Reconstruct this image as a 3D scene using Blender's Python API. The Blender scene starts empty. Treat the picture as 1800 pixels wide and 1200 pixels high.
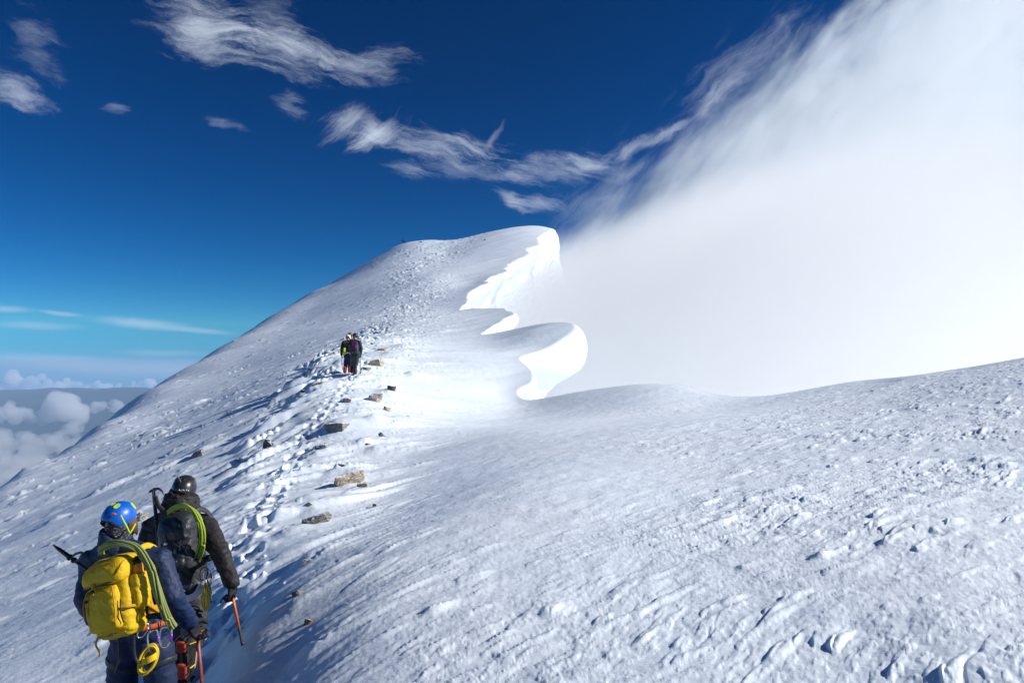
import bpy, bmesh, math, random
import numpy as np
from mathutils import Vector, Matrix, noise as mnoise

C = bpy.context.scene.collection
SC = bpy.context.scene
R = math.radians

# ------------------------------------------------------------------ camera
PITCH = math.atan(40 / 1200)
FPX = 1200.0
cam_d = bpy.data.cameras.new('camera')
cam_d.sensor_width = 36
cam_d.lens = 24
cam_d.clip_start = 0.05
cam_d.clip_end = 120000
cam = bpy.data.objects.new('camera', cam_d)
C.objects.link(cam)
cam.location = (0, 0, 0)
cam.rotation_euler = (math.pi / 2 + PITCH, 0, 0)
SC.camera = cam

# ------------------------------------------------------------------ light
SUN_EL, SUN_AZ = R(30), R(87)          # azimuth from +Y towards +X
SUN_DIR = Vector((math.sin(SUN_AZ) * math.cos(SUN_EL), math.cos(SUN_AZ) * math.cos(SUN_EL), math.sin(SUN_EL)))
sun_d = bpy.data.lights.new('sun', 'SUN')
sun_d.energy = 5.0
sun_d.angle = R(0.53)
sun_d.color = (1.0, 0.965, 0.92)
sun = bpy.data.objects.new('sun', sun_d)
C.objects.link(sun)
sun.rotation_euler = (-SUN_DIR).to_track_quat('-Z', 'Y').to_euler()

SC.view_settings.view_transform = 'Standard'
SC.view_settings.look = 'None'
SC.view_settings.exposure = 0.17
SC.view_settings.gamma = 1.0
SC.render.film_transparent = False
SC.cycles.max_bounces = 18
SC.cycles.diffuse_bounces = 3
SC.cycles.glossy_bounces = 2
SC.cycles.transmission_bounces = 2
SC.cycles.volume_bounces = 12
SC.cycles.volume_max_steps = 256
SC.cycles.volume_step_rate = 0.38
SC.cycles.use_denoising = True

def px_dir(px, py):
    a = (px - 900) / FPX
    b = (600 - py) / FPX
    cp, sp = math.cos(PITCH), math.sin(PITCH)
    return Vector((a, cp - b * sp, sp + b * cp))

def P(px, py, y):
    """the point y metres ahead of the camera that is seen at this place of the photograph"""
    d = px_dir(px, py)
    return d * (y / d.y)

# ------------------------------------------------------------------ node helpers
class N:
    def __init__(s, nt):
        s.nt = nt
        s.n = nt.nodes
        s.l = nt.links
    def new(s, t, **kw):
        n = s.n.new(t)
        for k, v in kw.items():
            setattr(n, k, v)
        return n
    def put(s, sock, v):
        if v is None:
            return
        if isinstance(v, bpy.types.NodeSocket):
            s.l.new(v, sock)
        else:
            sock.default_value = v
    def math(s, op, a, b=None, c=None, clamp=False):
        n = s.new('ShaderNodeMath', operation=op, use_clamp=clamp)
        s.put(n.inputs[0], a); s.put(n.inputs[1], b)
        if c is not None:
            s.put(n.inputs[2], c)
        return n.outputs[0]
    def vmath(s, op, a, b=None, scale=None):
        n = s.new('ShaderNodeVectorMath', operation=op)
        s.put(n.inputs[0], a); s.put(n.inputs[1], b)
        if scale is not None:
            s.put(n.inputs['Scale'], scale)
        return n.outputs['Value'] if op in ('LENGTH', 'DOT_PRODUCT', 'DISTANCE') else n.outputs[0]
    def sep(s, v):
        n = s.new('ShaderNodeSeparateXYZ'); s.put(n.inputs[0], v)
        return n.outputs
    def comb(s, x, y, z):
        n = s.new('ShaderNodeCombineXYZ')
        s.put(n.inputs[0], x); s.put(n.inputs[1], y); s.put(n.inputs[2], z)
        return n.outputs[0]
    def noise(s, v, scale, detail=4, rough=0.5, dist=0.0, out=0):
        n = s.new('ShaderNodeTexNoise')
        s.put(n.inputs['Vector'], v)
        s.put(n.inputs['Scale'], scale); s.put(n.inputs['Detail'], detail)
        s.put(n.inputs['Roughness'], rough); s.put(n.inputs['Distortion'], dist)
        return n.outputs[out]
    def smooth(s, v, a, b, lo=0.0, hi=1.0):
        n = s.new('ShaderNodeMapRange', interpolation_type='SMOOTHSTEP')
        s.put(n.inputs[0], v); s.put(n.inputs[1], a); s.put(n.inputs[2], b)
        s.put(n.inputs[3], lo); s.put(n.inputs[4], hi)
        return n.outputs[0]
    def mix(s, f, a, b, mode='MIX'):
        n = s.new('ShaderNodeMix', data_type='RGBA', blend_type=mode)
        s.put(n.inputs[0], f); s.put(n.inputs[6], a); s.put(n.inputs[7], b)
        return n.outputs[2]
    def mapping(s, v, loc=(0, 0, 0), rot=(0, 0, 0), scale=(1, 1, 1), typ='POINT'):
        n = s.new('ShaderNodeMapping', vector_type=typ)
        s.put(n.inputs[0], v)
        n.inputs[1].default_value = loc; n.inputs[2].default_value = rot; n.inputs[3].default_value = scale
        return n.outputs[0]
    def bump(s, h, strength=0.5, dist=0.01, normal=None):
        n = s.new('ShaderNodeBump')
        s.put(n.inputs['Height'], h); n.inputs['Strength'].default_value = strength
        n.inputs['Distance'].default_value = dist
        s.put(n.inputs['Normal'], normal)
        return n.outputs[0]

def new_mat(name):
    m = bpy.data.materials.new(name)
    m.use_nodes = True
    m.node_tree.nodes.clear()
    k = N(m.node_tree)
    out = k.new('ShaderNodeOutputMaterial')
    return m, k, out

# ------------------------------------------------------------------ world: sky and high cirrus
world = bpy.data.worlds.new('World')
SC.world = world
world.use_nodes = True
wt = world.node_tree
wt.nodes.clear()
world.cycles.sampling_method = 'MANUAL'
world.cycles.sample_map_resolution = 512
k = N(wt)
sky = k.new('ShaderNodeTexSky', sky_type='NISHITA')
sky.sun_disc = False
sky.sun_elevation = SUN_EL
sky.sun_rotation = SUN_AZ
sky.altitude = 3500
sky.air_density = 1.0
sky.dust_density = 0.3
sky.ozone_density = 4.0
SKY_STRENGTH = 0.07
tc = k.new('ShaderNodeTexCoord')
_sx, _sy, _sz = k.sep(tc.outputs['Generated'])
k.put(sky.inputs['Vector'], k.vmath('NORMALIZE', k.comb(_sx, _sy, k.math('MAXIMUM', _sz, 0.055))))
gam = k.new('ShaderNodeGamma'); k.put(gam.inputs[0], sky.outputs[0]); gam.inputs[1].default_value = 1.15
hs = k.new('ShaderNodeHueSaturation'); hs.inputs['Saturation'].default_value = 1.25
hs.inputs['Hue'].default_value = 0.5
hs.inputs['Value'].default_value = 1.0
k.put(hs.inputs['Color'], gam.outputs[0])
gam2 = k.new('ShaderNodeGamma'); k.put(gam2.inputs[0], hs.outputs[0]); gam2.inputs[1].default_value = 1.3
deep = k.mix(1.0, gam2.outputs[0], (0.33, 0.49, 0.425, 1), 'MULTIPLY')     # thin, deep blue air of high altitude
dx, dy, dz = k.sep(tc.outputs['Generated'])
ahead = k.math('MAXIMUM', dy, 0.05)
u = k.math('DIVIDE', dx, ahead)
v = k.math('DIVIDE', dz, ahead)
uv = k.comb(u, v, 0.0)
w1 = k.vmath('SUBTRACT', k.noise(uv, 5.0, 3, 0.55, out=1), (0.5, 0.5, 0.5))
w2 = k.vmath('SUBTRACT', k.noise(uv, 22.0, 4, 0.6, out=1), (0.5, 0.5, 0.5))
wuv = k.vmath('ADD', uv, k.vmath('ADD', k.vmath('SCALE', w1, scale=0.07), k.vmath('SCALE', w2, scale=0.022)))

def sky_uv(px, py):
    d = px_dir(px, py)
    return d.x / d.y, d.z / d.y

# (x0,y0,x1,y1,half width,opacity, fibre contrast): strands of cirrus
WISPS = [
    (285, 5, 440, 85, 62, 0.62, 0.9), (400, 60, 600, 112, 46, 0.60, 0.9), (560, 100, 735, 112, 34, 0.42, 1.0),
    (430, 10, 520, 60, 55, 0.22, 1.0),
    (-40, 130, 90, 185, 30, 0.50, 0.9), (40, 30, 90, 130, 45, 0.16, 1.2), (175, 180, 240, 190, 13, 0.28, 1.2),
    (480, 165, 530, 205, 27, 0.22, 1.1), (370, 200, 440, 238, 14, 0.20, 1.2),
    (565, 240, 660, 205, 40, 0.46, 1.0), (600, 262, 700, 210, 26, 0.62, 0.9), (640, 215, 672, 235, 26, 0.55, 0.6),
    (610, 235, 900, 272, 34, 0.42, 1.0), (770, 240, 880, 262, 26, 0.42, 0.9),
    (670, 285, 760, 318, 18, 0.22, 1.2), (690, 292, 950, 305, 28, 0.18, 1.1),
    (840, 268, 895, 212, 9, 0.26, 1.0), (860, 298, 1130, 288, 32, 0.34, 1.0), (1000, 292, 1060, 280, 26, 0.36, 1.0),
    (1040, 285, 1200, 225, 18, 0.46, 0.9), (1120, 260, 1230, 190, 11, 0.44, 0.7), (1180, 215, 1430, 0, 42, 0.24, 1.0),
    (1190, 210, 1320, 120, 20, 0.30, 0.9), (870, 330, 925, 375, 18, 0.52, 1.0), (905, 365, 1000, 360, 20, 0.36, 1.0),
    (1060, 320, 1150, 280, 10, 0.28, 1.0), (960, 395, 1150, 335, 40, 0.18, 0.9),
    (-30, 541, 60, 546, 6, 0.40, 0.6), (60, 545, 150, 556, 4, 0.42, 0.6), (160, 560, 345, 576, 9, 0.50, 0.6),
    (290, 574, 420, 588, 5, 0.38, 0.6), (-30, 570, 150, 575, 7, 0.30, 0.6), (-60, 628, 340, 655, 15, 0.72, 0.4),
    (200, 640, 460, 656, 14, 0.66, 0.4), (190, 618, 380, 622, 6, 0.25, 0.6),
]
clear = None
def fibre(ang, sx, sy, seed):
    v_ = k.mapping(wuv, (seed, seed * 2.3, 0), (0, 0, -ang), (1, 1, 1))
    v_ = k.vmath('MULTIPLY', v_, (sx, sy, 1))
    return k.noise(v_, 1.0, 9, 0.74, 0.3)
FIB = [fibre(R(-14), 10, 44, 3.1), fibre(R(42), 8, 46, 7.7)]
low_src = k.vmath('ADD', uv, k.vmath('MULTIPLY', k.vmath('ADD', w1, w2), (0.02, 0.004, 0)))
for i, (x0, y0, x1, y1, hw, op, fib) in enumerate(WISPS):
    (ua, va), (ub, vb) = sky_uv(x0, y0), sky_uv(x1, y1)
    L = math.hypot(ub - ua, vb - va) * 0.5 + hw / FPX * 0.7
    W = hw / FPX * 1.25
    low = y0 > 520
    ang = math.atan2(vb - va, ub - ua)
    loc = k.mapping(low_src if low else wuv, ((ua + ub) / 2, (va + vb) / 2, 0), (0, 0, ang), (L, W, 1), 'TEXTURE')
    r2 = k.vmath('LENGTH', loc)
    body = k.smooth(r2, 0.05, 1.2, 1.0, 0.0)
    if low:
        a = k.math('MULTIPLY', body, min(1.0, op * 0.74))
    else:
        fn = FIB[1 if ang > 0.25 else 0]
        soft = k.smooth(r2, 0.0, 1.35, 1.0, 0.0)
        e = k.math('ADD', soft, k.math('MULTIPLY', k.math('SUBTRACT', fn, 0.5), 2.7 * fib))
        a = k.math('MULTIPLY', k.math('MULTIPLY', k.smooth(e, 0.25, 1.5), k.smooth(r2, 0.7, 1.35, 1.0, 0.0)), min(1.0, op * 1.1))
    inv = k.math('SUBTRACT', 1.0, a)
    clear = inv if clear is None else k.math('MULTIPLY', clear, inv)
cover = k.math('MULTIPLY', k.math('SUBTRACT', 1.0, clear), k.smooth(dy, 0.05, 0.3))
cirrus_col = (8.8, 9.9, 11.6, 1)
skycol = k.mix(cover, deep, cirrus_col)
bg = k.new('ShaderNodeBackground')
k.put(bg.inputs[0], skycol)
bg.inputs[1].default_value = SKY_STRENGTH
wo = k.new('ShaderNodeOutputWorld')
k.l.new(bg.outputs[0], wo.inputs[0])

# ------------------------------------------------------------------ object helpers
def tag(o, label=None, cat=None, group=None, kind=None):
    if label: o['label'] = label
    if cat: o['category'] = cat
    if group: o['group'] = group
    if kind: o['kind'] = kind
    return o

def empty(name, loc=(0, 0, 0), label=None, cat=None, group=None):
    o = bpy.data.objects.new(name, None)
    o.empty_display_size = 0.1
    C.objects.link(o)
    o.location = loc
    return tag(o, label, cat, group)

def link(name, me, mat=None, parent=None, smooth=True):
    o = bpy.data.objects.new(name, me)
    C.objects.link(o)
    if mat is not None:
        for m in (mat if isinstance(mat, (list, tuple)) else [mat]):
            me.materials.append(m)
    if smooth and me.polygons:
        me.polygons.foreach_set('use_smooth', [True] * len(me.polygons))
    if parent is not None:
        o.parent = parent
        o.matrix_parent_inverse = Matrix.Translation(-Vector(parent.location))
    return o

def bm_obj(name, bm, mat=None, parent=None, smooth=True):
    me = bpy.data.meshes.new(name)
    bmesh.ops.recalc_face_normals(bm, faces=bm.faces)
    bm.to_mesh(me)
    bm.free()
    return link(name, me, mat, parent, smooth)

# ------------------------------------------------------------------ noise on arrays
def _hash(ix, iy, seed):
    h = (ix.astype(np.uint32) * np.uint32(374761393) + iy.astype(np.uint32) * np.uint32(668265263)
         + np.uint32((seed * 2246822519) & 0xffffffff))
    h = (h ^ (h >> np.uint32(13))) * np.uint32(1274126177)
    h = (h ^ (h >> np.uint32(16))) * np.uint32(2654435761)
    return h ^ (h >> np.uint32(15))

def perlin(x, y, seed=0):
    x = np.asarray(x, dtype=np.float32); y = np.asarray(y, dtype=np.float32)
    xf = np.floor(x); yf = np.floor(y)
    ix = xf.astype(np.int32); iy = yf.astype(np.int32)
    fx = x - xf; fy = y - yf
    ux = fx * fx * fx * (fx * (fx * 6 - 15) + 10)
    uy = fy * fy * fy * (fy * (fy * 6 - 15) + 10)
    def g(dx_, dy_):
        a = _hash(ix + dx_, iy + dy_, seed).astype(np.float32) * np.float32(2 * math.pi / 4294967296.0)
        return np.cos(a) * (fx - dx_) + np.sin(a) * (fy - dy_)
    n00 = g(0, 0); n10 = g(1, 0); n01 = g(0, 1); n11 = g(1, 1)
    a = n00 + ux * (n10 - n00)
    b = n01 + ux * (n11 - n01)
    return (a + uy * (b - a)) * 1.5

def fbm(x, y, seed, octs=3, gain=0.5):
    s = 0; a = 1.0; t = 0.0
    for i in range(octs):
        s = s + a * perlin(x * 2 ** i, y * 2 ** i, seed + i * 17)
        t += a
        a *= gain
    return s / t

def sstep(a, b, x):
    t = np.clip((x - a) / (b - a), 0, 1)
    return t * t * (3 - 2 * t)
# ------------------------------------------------------------------ the mountain
# survey points of the snow surface: (px, py, metres ahead)
SURVEY = [
    # near ground and the hump on the right
    (1800, 1200, 3.0), (1800, 1050, 3.9), (1800, 900, 5.6), (1800, 760, 9.0), (1800, 680, 13.0), (1800, 634, 17.0),
    (2200, 1200, 3.0), (2200, 800, 7.0), (2200, 610, 14.0), (1500, 1200, 3.2), (1500, 950, 5.2), (1500, 800, 9.0), (1500, 684, 22.0),
    (1640, 662, 19.5),
    (1200, 1200, 3.35), (1200, 1000, 5.0), (1200, 850, 8.3), (1200, 745, 15.0), (1255, 701, 25.5), (1190, 686, 27.0), (1130, 680, 28.0),
    (1060, 685, 29.0), (1000, 694, 29.6), (900, 1200, 3.6), (900, 1000, 5.3), (900, 850, 9.2), (900, 760, 17.5), (905, 704, 31.0),
    (700, 1200, 3.85), (640, 1090, 4.75), (700, 900, 9.6), (700, 800, 16.8), (760, 730, 24.6),
    # the trail
    (335, 1212, 5.8), (427, 1130, 5.5), (250, 1372, 4.5), (520, 1130, 5.0), (560, 907, 10.6), (450, 950, 9.4), (612, 838, 14.2),
    (585, 748, 20.0), (480, 850, 14.5), (540, 770, 19.5), (658, 697, 25.0), (618, 657, 29.0), (660, 600, 46.0), (722, 560, 74.0),
    (765, 490, 120.0), (785, 445, 162.0),
    # plateau below the cornices
    (850, 650, 34.5), (760, 650, 33.0), (872, 616, 42.3), (936, 585, 46.8), (880, 594, 50.0), (830, 500, 112.0), (800, 547, 81.0),
    # cornice edge
    (932, 660, 34.4), (955, 612, 42.3), (1000, 578, 46.5), (900, 582, 53.0), (848, 588, 57.0), (905, 550, 68.0), (805, 546, 80.0),
    (845, 500, 105.0), (870, 486, 115.0), (910, 460, 135.0), (940, 432, 155.0), (962, 408, 174.0), (950, 398, 187.0), (915, 401, 189.0),
    # summits
    (860, 412, 190.0), (800, 427, 190.0), (760, 426, 191.0), (715, 428, 190.0), (680, 443, 182.0),
    # left skyline and face
    (690, 436, 186.0), (640, 464, 184.0),
    (0, 1200, 7.7), (-400, 1250, 9.0),
]
# the left face falls away evenly from the trail; its skyline is where it meets these lines of sight
_ty = np.array([4.5, 5.8, 9.4, 14.5, 20.0, 29.0, 46.0, 74.0, 120.0, 162.0, 190.0])
_tq = [P(250, 1372, 4.5), P(335, 1212, 5.8), P(450, 950, 9.4), P(480, 850, 14.5), P(545, 770, 20.0), P(618, 657, 29.0), P(660, 600, 46.0), P(722, 560, 74.0), P(765, 490, 120.0), P(785, 445, 162.0), P(790, 428, 190.0)]
_txs = np.array([q.x for q in _tq]); _tzs = np.array([q.z for q in _tq])
FALL = 0.305
def face_z(x, y):
    return np.interp(y, _ty, _tzs) + FALL * (x - np.interp(y, _ty, _txs))
SKYLINE = [(590, 492), (550, 512), (480, 554), (400, 603), (320, 650), (250, 692), (170, 745), (100, 791), (0, 842), (-150, 920), (-300, 1000)]
SKY_OUT = []
pts = [tuple(P(a, b, c)) for a, b, c in SURVEY]
for px_, py_ in SKYLINE:
    d = px_dir(px_, py_)
    yy_ = np.linspace(10, 185, 3000)
    w_ = face_z(d.x / d.y * yy_, yy_) - d.z / d.y * yy_
    i_ = int(np.argmax(w_ > 0)) if (w_ > 0).any() else int(np.argmax(w_))
    SKY_OUT.append((px_, py_, float(yy_[i_])))
    for f_ in (0.94, 0.7, 0.45, 0.25):
        y_ = yy_[i_] * f_
        x_ = d.x / d.y * yy_[i_] + (1 - f_) * 0.9 * (np.interp(y_, _ty, _txs) - d.x / d.y * yy_[i_])
        if y_ > 6 and x_ < np.interp(y_, _ty, _txs) - 1.0:
            pts.append((x_, y_, float(face_z(x_, y_))))
    pts.append(tuple(P(*SKY_OUT[-1])))
print('skyline', [(a, b, round(c)) for a, b, c in SKY_OUT])
for a, b, c in SKY_OUT:                       # beyond the skyline the flank drops away
    q = P(a, b, c)
    s = c / 60.0
    pts.append((q.x - 9 * s, q.y + 5 * s, q.z - 6.5 * s))
    pts.append((q.x - 30 * s, q.y + 16 * s, q.z - 27 * s))
for a, b, c in [(715, 428, 190), (800, 427, 190), (915, 401, 189)]:
    q = P(a, b, c)
    pts.append((q.x, q.y + 30, q.z - 10))
    pts.append((q.x, q.y + 110, q.z - 62))
pts += [(0, 0, -1.65), (1.5, 1.2, -1.55), (-2, 1.5, -2.35), (4, 0, -1.2), (0, -6, -2.3), (-8, -4, -5.4), (9, -5, -0.6), (-14, 2, -7.0), (16, 2, 0.2)]
PT = np.array(pts)

def _warp(x, y):
    x = np.asarray(x, dtype=np.float64); y = np.asarray(y, dtype=np.float64)
    Y = 0.5 * ((y + 3) + np.sqrt((y + 3) ** 2 + 4))
    uu = 2.6 * np.tanh(x / Y / 2.6)
    return uu, np.log(Y), Y

def _k(r2):
    return 0.5 * r2 * np.log(r2 + 1e-12)

_pu, _pw, _pY = _warp(PT[:, 0], PT[:, 1])
_n = len(PT)
_K = _k((_pu[:, None] - _pu[None]) ** 2 + (0.55 * (_pw[:, None] - _pw[None])) ** 2) + np.eye(_n) * 2e-5
_Q = np.stack([np.ones(_n), _pu, _pw, 1 / _pY], 1)
_A = np.block([[_K, _Q], [_Q.T, np.zeros((4, 4))]])
_sol = np.linalg.solve(_A, np.concatenate([PT[:, 2] / _pY, np.zeros(4)]))

def base_z(x, y):
    uu, ww, Y = _warp(x, y)
    shp = uu.shape
    uu = uu.ravel(); ww = ww.ravel(); Yr = Y.ravel()
    out = np.empty_like(uu)
    for i in range(0, len(uu), 60000):
        s = slice(i, i + 60000)
        K = _k((uu[s, None] - _pu[None]) ** 2 + (0.55 * (ww[s, None] - _pw[None])) ** 2)
        out[s] = K @ _sol[:_n] + _sol[_n] + _sol[_n + 1] * uu[s] + _sol[_n + 2] * ww[s] + _sol[_n + 3] / Yr[s]
    return (out * Yr).reshape(shp)

# the cornice edge in plan: px, py, y, lip x-radius, lip z-radius, curl angle, wall lean
EDGE = [
    (2600, 600, 16, .3, .3, 60, .8), (2200, 612, 15.5, .3, .3, 60, .8), (1800, 634, 18, .3, .3, 60, .8), (1640, 663, 21, .3, .3, 60, .8), (1500, 684, 24.5, .3, .3, 60, .7),
    (1350, 695, 25.0, .3, .3, 60, .6), (1262, 701, 26.5, .3, .25, 75, .5), (1235, 694, 27.4, .4, .3, 100, .3), (1190, 685, 28.2, .4, .3, 100, .3), (1130, 679, 28.8, .3, .3, 80, .4),
    (1060, 684, 29.5, .2, .2, 75, .3), (1000, 694, 30.0, .2, .2, 75, .3), (960, 702, 30.5, .15, .15, 75, .2), (925, 704, 31.0, .1, .1, 75, .2),
    (908, 702, 32.0, .08, .1, 75, .15), (914, 688, 32.7, .1, .15, 80, .15), (932, 668, 33.6, .3, .4, 100, .12), (932, 648, 35.4, .25, .4, 100, .1), (912, 637, 38.8, .15, .2, 95, .1),
    (925, 629, 40.6, .3, .4, 110, .1), (956, 610, 42.3, .5, .8, 125, .06), (985, 591, 44.2, .8, 1.3, 140, .03), (1007, 579, 46.6, .95, 1.5, 145, .02), (996, 575, 49.5, .9, 1.3, 135, .05),
    (940, 578, 53.0, .5, .6, 110, .1), (885, 585, 55.5, .25, .3, 90, .15), (848, 588, 57.5, .1, .15, 80, .2), (862, 576, 61.0, .2, .3, 85, .2), (885, 560, 65.0, .4, .6, 95, .15),
    (900, 548, 69.0, .5, .8, 100, .12), (880, 545, 74.0, .4, .5, 95, .15), (840, 547, 78.5, .2, .3, 85, .2), (808, 546, 82.0, .15, .2, 80, .25), (820, 530, 89.0, .3, .4, 85, .25),
    (832, 514, 96.0, .5, .6, 90, .2), (846, 500, 105.0, .6, .9, 95, .25), (866, 488, 114.0, .6, .9, 95, .3), (893, 471, 126.0, .6, .8, 90, .35), (918, 452, 142.0, .7, .9, 90, .4),
    (940, 434, 156.0, .8, 1.0, 90, .45), (957, 414, 170.0, .9, 1.4, 90, .5), (967, 401, 184.0, 1.2, 1.8, 90, .55), (972, 398, 196.0, 1.4, 2.0, 80, .6), (975, 405, 230.0, 1.5, 2, 70, .7), (980, 430, 300.0, 1.5, 2, 70, .7),
]
_e = np.array([list(P(a, b, c))[:2] + [d, f, g, h] for a, b, c, d, f, g, h in EDGE])
_ed = []
for i in range(len(_e) - 1):                  # Catmull-Rom
    p0, p1, p2, p3 = _e[max(i - 1, 0)], _e[i], _e[i + 1], _e[min(i + 2, len(_e) - 1)]
    n = int(np.clip(np.hypot(*(p2 - p1)[:2]) / 0.14, 8, 90))
    for t in np.linspace(0, 1, n, endpoint=False):
        _ed.append(0.5 * (2 * p1 + (p2 - p0) * t + (2 * p0 - 5 * p1 + 4 * p2 - p3) * t * t + (3 * p1 - p0 - 3 * p2 + p3) * t ** 3))
ED = np.array(_ed)
# a little raggedness along the lip
_arc = np.concatenate([[0], np.cumsum(np.hypot(np.diff(ED[:, 0]), np.diff(ED[:, 1])))])
_tan = np.gradient(ED[:, :2], axis=0)
_tan /= np.maximum(np.linalg.norm(_tan, axis=1, keepdims=True), 1e-9)
ENRM = np.stack([_tan[:, 1], -_tan[:, 0]], 1)             # points to the drop
_rag = (fbm(_arc * 0.30, _arc * 0, 5, 3, .5) * 0.5) * sstep(50, 64, ED[:, 1]) * np.clip(ED[:, 1] / 60, .5, 2.2)
_rag = _rag + 1.3 * (0.5 - np.abs(np.sin(_arc * 0.17 + 1.2 * perlin(_arc * 0.05, _arc * 0, 8)))) * sstep(84, 100, ED[:, 1]) * (1 - sstep(165, 180, ED[:, 1])) * 1.6
ED[:, :2] += ENRM * _rag[:, None]
_tan = np.gradient(ED[:, :2], axis=0)
_ks = np.exp(-np.linspace(-2, 2, 25) ** 2); _ks /= _ks.sum()
_tan = np.stack([np.convolve(np.pad(_tan[:, j], 12, mode='edge'), _ks, 'valid') for j in (0, 1)], 1)
_tan /= np.maximum(np.linalg.norm(_tan, axis=1, keepdims=True), 1e-9)
ENRM = np.stack([_tan[:, 1], -_tan[:, 0]], 1)
EZ = base_z(ED[:, 0], ED[:, 1])

_ds = np.concatenate([np.hypot(np.diff(ED[:, 0]), np.diff(ED[:, 1])), [1.0]])

def edge_info(x, y):
    """signed distance past the cornice edge and the (fractional) place along it"""
    n = len(x)
    s = np.full(n, -99.0); idx = np.zeros(n)
    E = ED[:, :2].astype(np.float32)
    last = len(ED) - 2
    for i in range(0, n, 20000):
        xx = x[i:i + 20000].astype(np.float32); yy = y[i:i + 20000].astype(np.float32)
        d2 = (xx[:, None] - E[None, :, 0]) ** 2 + (yy[:, None] - E[None, :, 1]) ** 2
        j = d2.argmin(1)
        best = None
        for k0 in (np.clip(j - 1, 0, last), np.clip(j, 0, last)):      # the two pieces meeting at that point
            ax_ = ED[k0, 0]; ay_ = ED[k0, 1]
            bx_ = ED[k0 + 1, 0] - ax_; by_ = ED[k0 + 1, 1] - ay_
            t_ = np.clip(((xx - ax_) * bx_ + (yy - ay_) * by_) / (bx_ * bx_ + by_ * by_ + 1e-12), 0, 1)
            vx = xx - (ax_ + bx_ * t_); vy = yy - (ay_ + by_ * t_)
            dd = vx * vx + vy * vy
            sg = vx * by_ - vy * bx_
            if best is None:
                best = [dd, k0 + t_, vx, vy]
            else:
                w_ = dd < best[0]
                best = [np.where(w_, p_, q_) for p_, q_ in zip((dd, k0 + t_, vx, vy), best)]
        f_ = best[1]
        nx = np.interp(f_, np.arange(len(ED)), ENRM[:, 0]); ny = np.interp(f_, np.arange(len(ED)), ENRM[:, 1])
        s[i:i + 20000] = np.sign(best[2] * nx + best[3] * ny) * np.sqrt(best[0])
        idx[i:i + 20000] = f_
    return s, idx

# wind frame: drifts and sastrugi run along WA
WA = (0.85, 0.527)
def wind(x, y):
    return x * WA[0] + y * WA[1], -x * WA[1] + y * WA[0]

def _gs(x, y, c, rx, ry=None):
    ry = ry or rx
    return np.exp(-((x - c[0]) / rx) ** 2 - ((y - c[1]) / ry) ** 2)

TRAIL_PX = [(380, 1090, 6.2), (410, 1010, 7.6), (442, 945, 9.6), (470, 880, 12.5), (500, 815, 16.2), (545, 760, 20.0), (585, 715, 23.5), (612, 672, 27.5), (625, 655, 29.5), (658, 600, 46), (722, 560, 74), (747, 520, 98), (765, 490, 120), (772, 460, 145), (785, 435, 175)]
TRAIL = np.array([list(P(*q))[:2] for q in TRAIL_PX])

def trail_x(y):
    return np.interp(y, TRAIL[:, 1], TRAIL[:, 0])

rs = np.random.RandomState(4)
# wind mounds: small humps of snow over buried stones (x, y, radius, height)
MOUNDS = []
def mound(px, py, y, rad, h):
    q = P(px, py, y)
    MOUNDS.append((q.x, q.y, rad, h))

def cell(r):
    return np.maximum(r * 0.0016, 0.004)

def wgt(lam, cl):
    return np.clip(lam / (2.2 * cl) - 0.8, 0, 1)

def plates(a, b, la, lb, seed, th=0.05, soft=0.10):
    n = fbm(a / la, b / lb, seed, 3, 0.55)
    return sstep(th, th + soft, n) + 0.6 * sstep(th + 0.28, th + 0.28 + soft, n)

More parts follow.
